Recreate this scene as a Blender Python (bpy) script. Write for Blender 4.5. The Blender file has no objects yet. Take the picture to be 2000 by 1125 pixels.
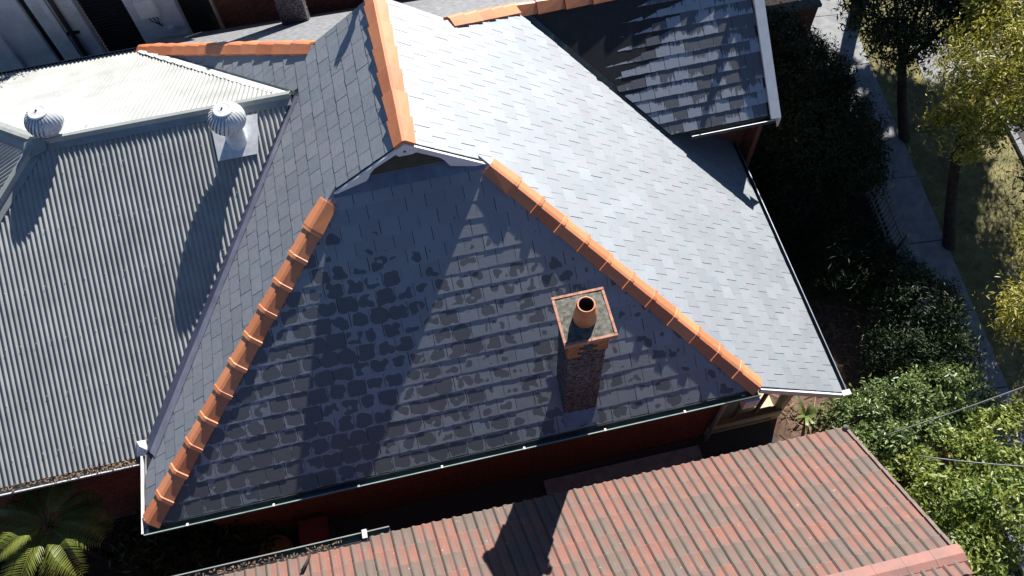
import bpy, math, random
import numpy as np
from mathutils import Vector, Matrix

random.seed(7); RNG = np.random.default_rng(7)
SC = bpy.context.scene
COL = SC.collection
R_ = math.radians
V = Vector

# ------------------------------------------------------------------ camera, world, sun, exposure
CAM = V((5.25302646, -4.24817430, 13.0690051))
FPX = 1641.127            # focal length in pixels of a 2000 px wide picture
def cam_basis(th, ro, yaw):
    f = V((0, math.sin(th), -math.cos(th))); r = V((1, 0, 0)); u = r.cross(f)
    r2 = math.cos(ro)*r + math.sin(ro)*u; u2 = -math.sin(ro)*r + math.cos(ro)*u
    M = Matrix.Rotation(yaw, 3, 'Z')
    return M @ r2, M @ u2, M @ f
CR, CU, CF = cam_basis(R_(28.62240478), R_(-3.52564329), R_(-9.54877739))
cd = bpy.data.cameras.new('camera'); cam = bpy.data.objects.new('camera', cd); COL.objects.link(cam)
m = Matrix((CR, CU, -CF)).transposed().to_4x4(); m.translation = CAM
cam.matrix_world = m
cd.sensor_width = 36; cd.lens = FPX/2000*36; cd.clip_start = 0.1; cd.clip_end = 2000
SC.camera = cam

SUN_AZ, SUN_EL = 31.8, 36.3
w = bpy.data.worlds.new('World'); SC.world = w; w.use_nodes = True
nt = w.node_tree; bg = nt.nodes['Background']; sky = nt.nodes.new('ShaderNodeTexSky')
sky.sky_type = 'NISHITA'; sky.sun_disc = False
sky.sun_elevation = R_(SUN_EL); sky.sun_rotation = R_(SUN_AZ); sky.air_density = 0.7; sky.dust_density = 0.1; sky.ozone_density = 5.0
nt.links.new(sky.outputs[0], bg.inputs[0]); bg.inputs[1].default_value = 0.05
sd = V((math.sin(R_(SUN_AZ))*math.cos(R_(SUN_EL)), math.cos(R_(SUN_AZ))*math.cos(R_(SUN_EL)), math.sin(R_(SUN_EL))))
sl_ = bpy.data.lights.new('sun', 'SUN'); sl_.energy = 5.0; sl_.angle = R_(0.5); sl_.color = (1.0, 0.95, 0.87)
so = bpy.data.objects.new('sun', sl_); COL.objects.link(so); so.rotation_euler = sd.to_track_quat('Z', 'Y').to_euler()
so.location = (20, 30, 30)
SC.view_settings.view_transform = 'Standard'; SC.view_settings.look = 'None'
SC.view_settings.gamma = 1; SC.view_settings.use_curve_mapping = False
SC.view_settings.exposure = 1.0

# ------------------------------------------------------------------ helpers
WM = {}
def link(o, parent=None, wm=None):
    COL.objects.link(o); wm = wm if wm is not None else Matrix.Identity(4); WM[o.name] = wm
    if parent is not None:
        o.parent = parent; o.matrix_basis = WM[parent.name].inverted() @ wm
    else: o.matrix_basis = wm
    return o
def empty(name, loc, label=None, cat=None, group=None, parent=None):
    o = bpy.data.objects.new(name, None); o.empty_display_size = .3
    link(o, parent, Matrix.Translation(loc)); tag(o, label, cat, group); return o
def tag(o, label=None, cat=None, group=None, kind=None):
    if label: o['label'] = label
    if cat: o['category'] = cat
    if group: o['group'] = group
    if kind: o['kind'] = kind
    return o
class MB:
    def __init__(s): s.v = []; s.f = []; s.uv = []
    def add(s, vs, fs, uvs=None):
        b = len(s.v); s.v += [tuple(x) for x in vs]
        s.f += [tuple(i+b for i in f) for f in fs]
        if uvs is not None: s.uv += list(uvs)
        elif s.uv: s.uv += [(0, 0)]*len(vs)
    def box(s, c, sx, sy, sz, M=None):
        c = V(c); p = []
        for dz in (-.5, .5):
            for dx, dy in ((-.5, -.5), (.5, -.5), (.5, .5), (-.5, .5)):
                q = V((dx*sx, dy*sy, dz*sz)); p.append(c + (M @ q if M else q))
        s.add(p, [(3, 2, 1, 0), (4, 5, 6, 7), (0, 1, 5, 4), (1, 2, 6, 5), (2, 3, 7, 6), (3, 0, 4, 7)])
    def bar(s, a, b, wd, ht, up=V((0, 0, 1))):
        a = V(a); b = V(b); d = (b-a).normalized(); x = d.cross(up)
        if x.length < 1e-4: x = d.cross(V((1, 0, 0)))
        x.normalize(); z = x.cross(d)
        p = [a + x*i*wd/2 + z*j*ht/2 for i, j in ((-1, -1), (1, -1), (1, 1), (-1, 1))]
        p += [b + x*i*wd/2 + z*j*ht/2 for i, j in ((-1, -1), (1, -1), (1, 1), (-1, 1))]
        s.add(p, [(3, 2, 1, 0), (4, 5, 6, 7), (0, 1, 5, 4), (1, 2, 6, 5), (2, 3, 7, 6), (3, 0, 4, 7)])
    def tube(s, pts, rad, n=8, cap=True):
        pts = [V(p) for p in pts]; k = len(pts)
        rads = rad if isinstance(rad, (list, tuple)) else [rad]*k
        vs = []; prev = None
        for i, p in enumerate(pts):
            d = (pts[min(i+1, k-1)] - pts[max(i-1, 0)]).normalized()
            x = prev - d*prev.dot(d) if prev else d.orthogonal()
            x.normalize(); prev = x; y = d.cross(x)
            for j in range(n):
                a = 2*math.pi*j/n; vs.append(p + (x*math.cos(a) + y*math.sin(a))*rads[i])
        fs = [(i*n+j, i*n+(j+1) % n, (i+1)*n+(j+1) % n, (i+1)*n+j) for i in range(k-1) for j in range(n)]
        if cap: fs += [tuple(range(n-1, -1, -1)), tuple((k-1)*n+j for j in range(n))]
        s.add(vs, fs)
    def lathe(s, c, prof, n=24, cap_top=False):
        c = V(c); vs = []
        for r, z in prof:
            for j in range(n):
                a = 2*math.pi*j/n; vs.append(c + V((r*math.cos(a), r*math.sin(a), z)))
        fs = [(i*n+j, i*n+(j+1) % n, (i+1)*n+(j+1) % n, (i+1)*n+j) for i in range(len(prof)-1) for j in range(n)]
        if cap_top: fs.append(tuple((len(prof)-1)*n+j for j in range(n)))
        s.add(vs, fs)
    def prism(s, poly, off):
        n = len(poly); a = [V(p) for p in poly]; b = [p+V(off) for p in a]
        s.add(a+b, [tuple(range(n-1, -1, -1)), tuple(range(n, 2*n))] + [(i, (i+1) % n, n+(i+1) % n, n+i) for i in range(n)])
    def mesh(s, name, mt, smooth=False):
        me = bpy.data.meshes.new(name); me.from_pydata(s.v, [], s.f)
        if s.uv:
            l = me.uv_layers.new(name='UVMap'); vi = np.zeros(len(me.loops), dtype=np.int32)
            me.loops.foreach_get('vertex_index', vi)
            l.data.foreach_set('uv', np.array(s.uv, dtype=np.float32)[vi].ravel())
        if mt: me.materials.append(mt)
        if smooth: me.polygons.foreach_set('use_smooth', [True]*len(me.polygons))
        return me
    def build(s, name, mt, parent=None, smooth=False, origin=None, kind=None):
        if origin is None:
            a = np.array(s.v); origin = V(((a[:, 0].min()+a[:, 0].max())/2, (a[:, 1].min()+a[:, 1].max())/2, a[:, 2].min()))
        o_ = V(origin); s.v = [(x-o_.x, y-o_.y, z-o_.z) for x, y, z in s.v]
        o = bpy.data.objects.new(name, s.mesh(name, mt, smooth))
        link(o, parent, Matrix.Translation(o_))
        if kind: o['kind'] = kind
        return o
def proj(P):
    d = V(P)-CAM; z = d.dot(CF)
    if z < .1: return (-9e3, -9e3)
    return (1000+FPX*d.dot(CR)/z, 562.5-FPX*d.dot(CU)/z)

# ------------------------------------------------------------------ materials
def newmat(name):
    mt = bpy.data.materials.new(name); mt.use_nodes = True
    n = mt.node_tree.nodes; return mt, mt.node_tree, n, n['Principled BSDF'], mt.node_tree.links.new
def rnd_node(t, n, L):
    """a random value per object and, in joined meshes, per piece"""
    oi = n.new('ShaderNodeObjectInfo'); ge = n.new('ShaderNodeNewGeometry')
    a = n.new('ShaderNodeMath'); a.operation = 'ADD'; L(oi.outputs['Random'], a.inputs[0]); L(ge.outputs['Random Per Island'], a.inputs[1])
    f = n.new('ShaderNodeMath'); f.operation = 'FRACT'; L(a.outputs[0], f.inputs[0]); return f.outputs[0], ge
def noise_n(n, L, vec, scale, detail=3, rough=.6):
    x = n.new('ShaderNodeTexNoise'); x.inputs['Scale'].default_value = scale; x.inputs['Detail'].default_value = detail
    x.inputs['Roughness'].default_value = rough
    if vec is not None: L(vec, x.inputs['Vector'])
    return x.outputs['Fac']
def ramp(n, L, fac, stops):
    r = n.new('ShaderNodeValToRGB'); e = r.color_ramp.elements
    while len(e) < len(stops): e.new(.5)
    for i, (p, c) in enumerate(stops):
        e[i].position = p; e[i].color = (c, c, c, 1) if isinstance(c, (int, float)) else (*c, 1)
    if fac is not None: L(fac, r.inputs[0])
    return r.outputs[0]
def mixc(n, L, fac, a, b, mode='MIX'):
    x = n.new('ShaderNodeMix'); x.data_type = 'RGBA'; x.blend_type = mode
    for k, val in ((0, fac), (6, a), (7, b)):
        if isinstance(val, (int, float)): x.inputs[k].default_value = val
        elif isinstance(val, tuple): x.inputs[k].default_value = (*val, 1)
        else: L(val, x.inputs[k])
    return x.outputs[2]
def mth(n, L, op, a, b=0.0, clamp=False):
    x = n.new('ShaderNodeMath'); x.operation = op; x.use_clamp = clamp
    for k, val in ((0, a), (1, b)):
        if isinstance(val, (int, float)): x.inputs[k].default_value = val
        else: L(val, x.inputs[k])
    return x.outputs[0]
def bump(n, L, P, h, strength, dist=.01):
    b = n.new('ShaderNodeBump'); b.inputs['Strength'].default_value = strength; b.inputs['Distance'].default_value = dist
    L(h, b.inputs['Height']); L(b.outputs[0], P.inputs['Normal'])
def mapped(n, L, vec, sc):
    x = n.new('ShaderNodeMapping'); x.inputs['Scale'].default_value = sc; L(vec, x.inputs[0]); return x.outputs[0]

def simple(name, col, rough=.6, var=.12, scale=6, metal=0, bmp=0, bscale=60, spec=.5, col2=None, island=False):
    mt, t, n, P, L = newmat(name)
    ge = n.new('ShaderNodeNewGeometry'); pos = ge.outputs['Position']
    nz = noise_n(n, L, pos, scale, 5)
    c2 = col2 if col2 else tuple(max(0, c*(1-var*2.2)) for c in col)
    c = mixc(n, L, ramp(n, L, nz, [(.35, 0), (.65, 1)]), c2, col)
    if island:
        r, _ = rnd_node(t, n, L); c = mixc(n, L, mth(n, L, 'MULTIPLY', r, .45), c, tuple(x*.45 for x in col))
    L(c, P.inputs['Base Color']); P.inputs['Roughness'].default_value = rough; P.inputs['Metallic'].default_value = metal
    P.inputs['Specular IOR Level'].default_value = spec
    if bmp: bump(n, L, P, noise_n(n, L, pos, bscale, 4), bmp, .01)
    return mt

def slate_mat(name, wet=0, streak=False, metal=.7, base=(.315, .34, .375), rough=.67, warm=0):
    mt, t, n, P, L = newmat(name)
    r, ge = rnd_node(t, n, L); pos = ge.outputs['Position']
    uv = n.new('ShaderNodeUVMap').outputs[0]
    # the grain of the cleft face runs slantwise over the slate
    rot = n.new('ShaderNodeMapping'); rot.inputs['Rotation'].default_value = (0, 0, R_(38)); rot.inputs['Scale'].default_value = (1.2, 9, 9)
    off = n.new('ShaderNodeCombineXYZ'); L(mth(n, L, 'MULTIPLY', r, 37.0), off.inputs[0]); L(mth(n, L, 'MULTIPLY', r, 91.0), off.inputs[1])
    add = n.new('ShaderNodeVectorMath'); add.operation = 'ADD'; L(uv, add.inputs[0]); L(off.outputs[0], add.inputs[1]); L(add.outputs[0], rot.inputs[0])
    grain = noise_n(n, L, rot.outputs[0], 1.6, 5, .7)
    c = mixc(n, L, r, tuple(x*.9 for x in base), tuple(x*1.08 for x in base))
    hue = mth(n, L, 'FRACT', mth(n, L, 'MULTIPLY', r, 7.31))
    c = mixc(n, L, mth(n, L, 'MULTIPLY', ramp(n, L, hue, [(.55, 0), (.9, 1)]), .5), c, (base[0]*1.05, base[1]*.97, base[2]*.97))
    c = mixc(n, L, mth(n, L, 'MULTIPLY', ramp(n, L, hue, [(.05, 1), (.3, 0)]), .5), c, (base[0]*.94, base[1]*1.0, base[2]*1.0))
    c = mixc(n, L, ramp(n, L, grain, [(.38, 0), (.62, .3), (.76, 1)]), c, tuple(min(1, x*1.35+.02) for x in base))
    c = mixc(n, L, ramp(n, L, noise_n(n, L, pos, .8, 3), [(.3, .25), (.6, 0)]), c, tuple(x*.7 for x in base))
    rg = ramp(n, L, grain, [(.3, rough-.06), (.7, rough+.1)])
    rg = mth(n, L, 'ADD', rg, mth(n, L, 'MULTIPLY', mth(n, L, 'SUBTRACT', hue, .5), .06))
    if wet:
        sx = n.new('ShaderNodeSeparateXYZ'); L(uv, sx.inputs[0]); u, v_ = sx.outputs[0], sx.outputs[1]
        eu = mth(n, L, 'MINIMUM', u, mth(n, L, 'SUBTRACT', 1.0, u)); ev = mth(n, L, 'MINIMUM', v_, mth(n, L, 'SUBTRACT', 1.0, v_))
        wp = n.new('ShaderNodeSeparateXYZ'); L(pos, wp.inputs[0])
        if streak:
            sv = mapped(n, L, pos, (26, 1.2, 1.2)); nz = noise_n(n, L, sv, 1.0, 4, .65); nb = noise_n(n, L, pos, 2.6, 2)
            k = mth(n, L, 'ADD', mth(n, L, 'MULTIPLY', nz, 1.0), mth(n, L, 'MULTIPLY', nb, .6))
            k = mth(n, L, 'ADD', k, mth(n, L, 'MULTIPLY', v_, .5)); k = mth(n, L, 'ADD', k, mth(n, L, 'MULTIPLY', hue, .65))
            mask = ramp(n, L, mth(n, L, 'SUBTRACT', k, .86), [(.40, 0), (.43, 1)])
            c = mixc(n, L, .5, c, tuple(min(1, x*1.7) for x in base))
        else:
            e = mth(n, L, 'MINIMUM', eu, ev); nb = noise_n(n, L, pos, 6.5, 1, .35); lo = noise_n(n, L, pos, .9, 2)
            pu = mth(n, L, 'POWER', mth(n, L, 'ABSOLUTE', mth(n, L, 'SUBTRACT', mth(n, L, 'MULTIPLY', u, 2.0), 1.0)), 4.0)
            pv = mth(n, L, 'POWER', mth(n, L, 'ABSOLUTE', mth(n, L, 'SUBTRACT', mth(n, L, 'MULTIPLY', v_, 2.0), 1.0)), 4.0)
            e = mth(n, L, 'SUBTRACT', 1.0, mth(n, L, 'MINIMUM', mth(n, L, 'ADD', pu, pv), 1.4))
            k = mth(n, L, 'ADD', mth(n, L, 'MULTIPLY', e, .42), mth(n, L, 'MULTIPLY', nb, 1.05))
            # more moisture is left on the left; upward fading imitates low contrast in shade
            xf = n.new('ShaderNodeMapRange'); L(wp.outputs[0], xf.inputs[0]); xf.inputs[1].default_value = 3.5; xf.inputs[2].default_value = 8.2
            xf.inputs[3].default_value = .20; xf.inputs[4].default_value = -.18
            yf = n.new('ShaderNodeMapRange'); L(wp.outputs[1], yf.inputs[0]); yf.inputs[1].default_value = 2.2; yf.inputs[2].default_value = 3.4
            yf.inputs[3].default_value = 0; yf.inputs[4].default_value = -.6; k = mth(n, L, 'ADD', k, yf.outputs[0])
            k = mth(n, L, 'ADD', k, xf.outputs[0]); k = mth(n, L, 'ADD', k, mth(n, L, 'MULTIPLY', lo, .35)); k = mth(n, L, 'ADD', k, mth(n, L, 'MULTIPLY', hue, .36))
            mask = ramp(n, L, mth(n, L, 'SUBTRACT', k, .755), [(.44, 0), (.465, 1)])
        c = mixc(n, L, mth(n, L, 'MULTIPLY', mask, wet), c, tuple(x*(.42 if streak else .40) for x in base))
        rg = mth(n, L, 'SUBTRACT', rg, mth(n, L, 'MULTIPLY', mask, .0))
    L(c, P.inputs['Base Color']); L(rg, P.inputs['Roughness']); P.inputs['Metallic'].default_value = metal
    P.inputs['Specular IOR Level'].default_value = .6
    bump(n, L, P, grain, .35, .004)
    return mt

def terracotta():
    mt, t, n, P, L = newmat('terracotta')
    r, ge = rnd_node(t, n, L); pos = ge.outputs['Position']
    nz = noise_n(n, L, pos, 4, 6, .7)
    c = mixc(n, L, r, (.52, .155, .055), (.70, .26, .105))
    c = mixc(n, L, ramp(n, L, nz, [(.45, 0), (.75, .5)]), c, (.42, .15, .07))
    c = mixc(n, L, ramp(n, L, noise_n(n, L, pos, 30, 4), [(.55, 0), (.75, .35)]), c, (.74, .40, .24))
    L(c, P.inputs['Base Color']); P.inputs['Roughness'].default_value = .48; P.inputs['Specular IOR Level'].default_value = .9
    mo = ramp(n, L, noise_n(n, L, pos, 2.2, 5, .75), [(.58, 0), (.70, .5)]); L(mixc(n, L, mo, c, (.25, .15, .10)), P.inputs['Base Color'])
    bump(n, L, P, noise_n(n, L, pos, 120, 3), .15, .004); return mt
def concrete_tile():
    mt, t, n, P, L = newmat('concrete_roof_tile')
    r, ge = rnd_node(t, n, L); pos = ge.outputs['Position']
    uv = n.new('ShaderNodeUVMap').outputs[0]; s = n.new('ShaderNodeSeparateXYZ'); L(uv, s.inputs[0])
    nz = noise_n(n, L, pos, 3.5, 4); fine = noise_n(n, L, pos, 60, 4)
    w_ = mth(n, L, 'FRACT', mth(n, L, 'MULTIPLY', s.outputs[0], 2.0))
    half = mth(n, L, 'GREATER_THAN', s.outputs[0], .5)
    pan = mth(n, L, 'GREATER_THAN', w_, .5)
    k = mth(n, L, 'ADD', mth(n, L, 'MULTIPLY', pan, .24), mth(n, L, 'ADD', mth(n, L, 'MULTIPLY', nz, .9), mth(n, L, 'MULTIPLY', r, .36)))
    c = ramp(n, L, mth(n, L, 'SUBTRACT', k, .18), [(.25, (.105, .085, .072)), (.5, (.14, .10, .088)), (.66, (.185, .088, .072)), (.95, (.26, .10, .072))])
    c = mixc(n, L, ramp(n, L, fine, [(.35, .45), (.6, 0)]), c, (.13, .10, .085))
    edge = ramp(n, L, s.outputs[1], [(.0, 1), (.06, 0)])
    c = mixc(n, L, mth(n, L, 'MULTIPLY', edge, .14), c, (.42, .36, .29))
    groove = ramp(n, L, w_, [(.0, 1), (.06, 0), (.46, 0), (.52, .7), (.58, 0), (1, 0)])
    c = mixc(n, L, mth(n, L, 'MULTIPLY', groove, .8), c, (.09, .085, .06))
    lock = ramp(n, L, s.outputs[0], [(.0, 1), (.022, 1), (.03, 0), (.055, 0), (.063, 1), (.085, 1), (.095, 0)])
    c = mixc(n, L, mth(n, L, 'MULTIPLY', lock, .85), c, (.03, .028, .022))
    sp = ramp(n, L, noise_n(n, L, pos, 14, 3, .8), [(.68, 0), (.72, 1)])
    c = mixc(n, L, mth(n, L, 'MULTIPLY', sp, .55), c, (.50, .46, .40))
    L(c, P.inputs['Base Color']); P.inputs['Roughness'].default_value = .75
    bump(n, L, P, fine, .35, .006); return mt
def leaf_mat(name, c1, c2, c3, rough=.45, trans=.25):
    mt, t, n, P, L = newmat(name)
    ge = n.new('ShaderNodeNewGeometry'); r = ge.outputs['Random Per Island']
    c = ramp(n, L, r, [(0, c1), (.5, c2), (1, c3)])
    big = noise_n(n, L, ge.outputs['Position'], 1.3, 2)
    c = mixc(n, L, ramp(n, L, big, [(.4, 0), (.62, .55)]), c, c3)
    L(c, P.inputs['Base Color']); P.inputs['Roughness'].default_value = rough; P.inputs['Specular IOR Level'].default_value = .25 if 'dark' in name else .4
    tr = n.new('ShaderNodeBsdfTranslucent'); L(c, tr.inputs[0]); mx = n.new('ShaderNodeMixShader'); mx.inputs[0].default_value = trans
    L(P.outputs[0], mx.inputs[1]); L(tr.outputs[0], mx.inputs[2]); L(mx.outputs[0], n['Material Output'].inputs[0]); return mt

M = {}
M['slate'] = slate_mat('slate')
M['slate_wet'] = slate_mat('slate_with_drying_dew', wet=.85)
M['slate_streak'] = slate_mat('slate_with_streaked_dew', wet=.85, streak=True)
M['underlay'] = simple('roof_underlay', (.03, .032, .036), .9)
M['terracotta'] = terracotta()
M['contile'] = concrete_tile()
M['flashing'] = simple('painted_flashing', (.22, .26, .34), .4, .15, 5, metal=.3)
M['valleyshade'] = simple('shade_toned_valley_flashing', (.075, .085, .15), .5, .12, 4, metal=.2)  # dark blue puts the shadow deep in the valley into the colour
M['valley'] = simple('valley_flashing', (.26, .27, .36), .42, .12, 4, metal=.3)
M['backroof'] = simple('weathered_pale_roof', (.33, .34, .36), .5, .2, 9, metal=.3, bmp=.2)
M['zinc'] = simple('grey_corrugated_steel', (.365, .38, .375), .55, .12, 1.6, metal=.0)
M['zinccap'] = simple('grey_steel_capping', (.36, .39, .38), .45, .1, 3, metal=.25)
M['galv'] = simple('bright_galvanised_steel', (.80, .83, .86), .4, .10, 12, metal=.2)
M['white'] = simple('white_paint', (.80, .82, .85), .5, .05, 7)
M['gutterpaint'] = simple('dark_green_gutter_paint', (.08, .105, .11), .35, .2, 4)
M['gutterlip'] = simple('pale_gutter_lip', (.30, .40, .38), .35, .15, 3)
M['whitegutter'] = simple('white_gutter_paint', (.78, .76, .76), .4, .08, 4)
M['brick'] = simple('dark_red_brick', (.25, .085, .055), .8, .25, 12, island=True, bmp=.3)
M['brickorange'] = simple('orange_brick', (.44, .17, .09), .75, .2, 10, island=True, bmp=.3)
M['vergetile'] = simple('weathered_verge_tile', (.21, .155, .13), .8, .2, 9, bmp=.3, col2=(.14, .11, .095))
M['capedge'] = simple('pale_brick_edge', (.50, .25, .17), .8, .2, 14, bmp=.3)
M['mortar'] = simple('mortar', (.30, .27, .235), .9, .2, 20)
M['whitebrick'] = simple('white_painted_brick', (.70, .74, .80), .7, .08, 3)
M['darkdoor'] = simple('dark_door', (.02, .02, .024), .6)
M['cream'] = simple('cream_paint', (.50, .44, .29), .55, .1, 5)
M['creamdark'] = simple('brown_trim_paint', (.20, .16, .10), .55, .1, 5)
M['cement'] = simple('cement_flaunching', (.17, .17, .15), .9, .25, 16, bmp=.8, bscale=45, col2=(.06, .06, .05))
def render_mat():
    mt, t, n, P, L = newmat('rough_cast_render'); ge = n.new('ShaderNodeNewGeometry')
    mp = mapped(n, L, ge.outputs['Position'], (1, 1, 2.6)); nz = noise_n(n, L, mp, 19, 4, .6)
    L(ramp(n, L, nz, [(.44, (.012, .010, .014)), (.57, (.15, .125, .145))]), P.inputs['Base Color']); P.inputs['Roughness'].default_value = .7
    bump(n, L, P, nz, 1.0, .035); return mt
M['roughcast'] = render_mat()
M['concrete'] = simple('footpath_concrete', (.30, .31, .33), .85, .15, 5, bmp=.15)
M['asphalt'] = simple('asphalt', (.06, .06, .062), .85, .15, 30, bmp=.3)
M['soil'] = simple('garden_soil', (.03, .022, .017), .95, .3, 6, bmp=.6, bscale=25)
M['mulch'] = simple('bark_mulch', (.22, .135, .095), .9, .3, 12, island=True)
M['grassground'] = simple('dry_grass_ground', (.27, .24, .11), .95, .3, 3, bmp=.5, bscale=40, col2=(.12, .115, .05))
M['bark'] = simple('tree_bark', (.05, .04, .03), .9, .3, 10, bmp=.8)
M['cable'] = simple('grey_cable', (.42, .42, .43), .5)
M['tub'] = simple('ochre_plastic', (.30, .17, .04), .6)
M['redplastic'] = simple('dark_red_plastic', (.16, .02, .02), .5)
M['glass'] = simple('dark_glass', (.03, .035, .04), .08, .05, 3, spec=.8)
M['blind'] = simple('cream_blind', (.56, .50, .36), .6, .06, 4)
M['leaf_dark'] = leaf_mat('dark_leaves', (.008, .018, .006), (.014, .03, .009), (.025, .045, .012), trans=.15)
M['leaf_gloss'] = leaf_mat('glossy_shrub_leaves', (.035, .08, .02), (.08, .14, .035), (.20, .26, .08), rough=.38)
M['leaf_bright'] = leaf_mat('light_green_leaves', (.055, .10, .018), (.13, .20, .035), (.28, .31, .06), rough=.42)
M['leaf_yellow'] = leaf_mat('yellow_green_leaves', (.08, .10, .02), (.28, .28, .04), (.50, .45, .07), rough=.4, trans=.35)
M['leaf_olive'] = leaf_mat('olive_leaves', (.03, .045, .01), (.06, .075, .018), (.10, .10, .025), rough=.5)
M['palm'] = leaf_mat('palm_leaflets', (.09, .12, .02), (.13, .17, .03), (.19, .21, .045), rough=.38)
M['grass'] = leaf_mat('grass_blades', (.12, .13, .035), (.22, .21, .07), (.34, .30, .12), rough=.6)
M['straw'] = simple('dry_sticks', (.55, .38, .24), .8, .3, 12, island=True)
M['litter'] = simple('gutter_leaf_litter', (.30, .19, .12), .85, .3, 20, island=True)

# ------------------------------------------------------------------ roof geometry (eave level is z = 0, ground z = GZ)
GZ = -3.5
W = 10.0; XR = 5.12985914; H = 3.51113512; S = .745897887; GV = 3.59797935; GB = 6.68125792; L_ = 10.2842449; XE = 11.9149581
SL = H/XR; SR = H/(W-XR)
def zl(x): return SL*x
def zr(x): return SR*(W-x)
class Plane:
    """frame on a roof plane: O origin, U along the eave, Vv up the slope, N normal"""
    def __init__(s, O, U, Vv):
        s.O = V(O); s.U = V(U).normalized(); s.Vv = V(Vv).normalized(); s.N = s.U.cross(s.Vv).normalized()
    def P(s, u, v, n=0): return s.O + s.U*u + s.Vv*v + s.N*n
    def uv(s, P):        # oblique-safe inverse
        d = V(P)-s.O; uu = s.U.dot(s.U); vv = s.Vv.dot(s.Vv); uv_ = s.U.dot(s.Vv)
        a, b = d.dot(s.U), d.dot(s.Vv); det = uu*vv-uv_*uv_
        return ((a*vv-b*uv_)/det, (b*uu-a*uv_)/det)
P_HIP = Plane((0, 0, 0), (1, 0, 0), (0, 1, S))
P_LEFT = Plane((0, L_, 0), (0, -1, 0), (1, 0, SL))
P_RIGHT = Plane((XE, 0, zr(XE)), (0, 1, 0), (-1, 0, SR))
WS = .752; WY0 = 5.43; WZ0 = -.065; WX0, WX1 = 7.5, 12.36
P_WING = Plane((7.0, WY0, WZ0), (1, 0, 0), (0, 1, WS))
WRY = 7.73; WRZ = WZ0 + WS*(WRY-WY0)

def clip(poly, hp):                     # keep a*x+b*y+c >= 0
    a, b, c = hp; out = []
    for i, p in enumerate(poly):
        q_ = poly[(i+1) % len(poly)]; dp = a*p[0]+b*p[1]+c; dq = a*q_[0]+b*q_[1]+c
        if dp >= 0: out.append(p)
        if (dp >= 0) != (dq >= 0):
            t = dp/(dp-dq); out.append((p[0]+(q_[0]-p[0])*t, p[1]+(q_[1]-p[1])*t))
    return out
def area(p): return .5*abs(sum(p[i][0]*p[(i+1) % len(p)][1]-p[(i+1) % len(p)][0]*p[i][1] for i in range(len(p))))
def halfplane(A, B, inside):            # line through 2 uv points, side of a third
    a, b = A[1]-B[1], B[0]-A[0]; c = -(a*A[0]+b*A[1])
    if a*inside[0]+b*inside[1]+c < 0: a, b, c = -a, -b, -c
    l = math.hypot(a, b); return (a/l, b/l, c/l)

class Piece: pass
def slate_local(pl, poly, o, w, e, t, jit, tilt):
    """mesh of one slate (vertices relative to the piece's corner), top slightly tilted, butt edge uneven"""
    n = len(poly); top = []; bot = []; uvs = []
    ln = e*1.2
    for (u, v) in poly:
        du, dv = u-o[0], v-o[1]
        jz = jit(du) if dv < .004 else 0
        h = t*2 - t*dv/e + tilt[0]*(du-w/2) + tilt[1]*(1-dv/e)
        vec = pl.U*du + pl.Vv*(dv+jz)
        top.append(vec + pl.N*h); bot.append(vec + pl.N*max(h-t-.002, -.004)); uvs.append((du/w, dv/e))
    mb = MB(); mb.uv = []
    mb.v = []; mb.f = []
    mb.add(top+bot, [tuple(range(n))] + [(i, n+i, n+(i+1) % n, (i+1) % n) for i in range(n)], uvs+uvs)
    return mb
def lay_slates(pl, u0, u1, v1, cons, w=.30, e=.262, t=.0065, v0=0, seed=1, skip=None):
    rg = random.Random(seed); out = []; variants = []
    for k in range(14):
        ph = [rg.uniform(0, 6.28) for _ in range(3)]; am = rg.uniform(.0015, .005)
        tl = (rg.uniform(-.006, .006), rg.uniform(-.0016, .0030)); variants.append((ph, am, tl))
    rows = int((v1-v0)/e)+2
    for r in range(rows):
        v = v0+r*e; off = (.5*(r % 2))*w + rg.uniform(-.012, .012)
        c0 = int((u0)/w)-2; c1 = int(u1/w)+2
        for c in range(c0, c1):
            k = rg.randrange(14); ph, am, tl = variants[k]
            u = c*w+off+rg.uniform(-.003, .003); g = .0038
            bots = [u+g+(w-2*g)*i/4 for i in range(5)]
            vv = v+rg.uniform(-.003, .003)
            poly = [(b, vv) for b in bots]+[(u+w-g, v+e*1.2), (u+g, v+e*1.2)]
            cen = (u+w/2, v+e/2)
            if skip and skip(cen): continue
            full = area(poly); p2 = poly
            for hp in cons(cen):
                p2 = clip(p2, hp)
                if len(p2) < 3: break
            if len(p2) < 3 or area(p2) < .12*full: continue
            jit = (lambda ph, am: (lambda du: am*(math.sin(du*22+ph[0])+.6*math.sin(du*57+ph[1]))))(ph, am)
            P = Piece(); P.pl = pl; P.whole = abs(area(p2)-full) < 1e-6; P.key = (id(pl), k)
            P.poly = p2; P.o = (u, vv) ; P.args = (w, e, t, jit, tl)
            q_ = [proj(pl.P(a, b)) for a, b in p2]
            P.px = area(q_) if all(-20 < x < 2020 and -20 < y < 1145 for x, y in q_) else 0
            out.append(P)
    return out
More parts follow.
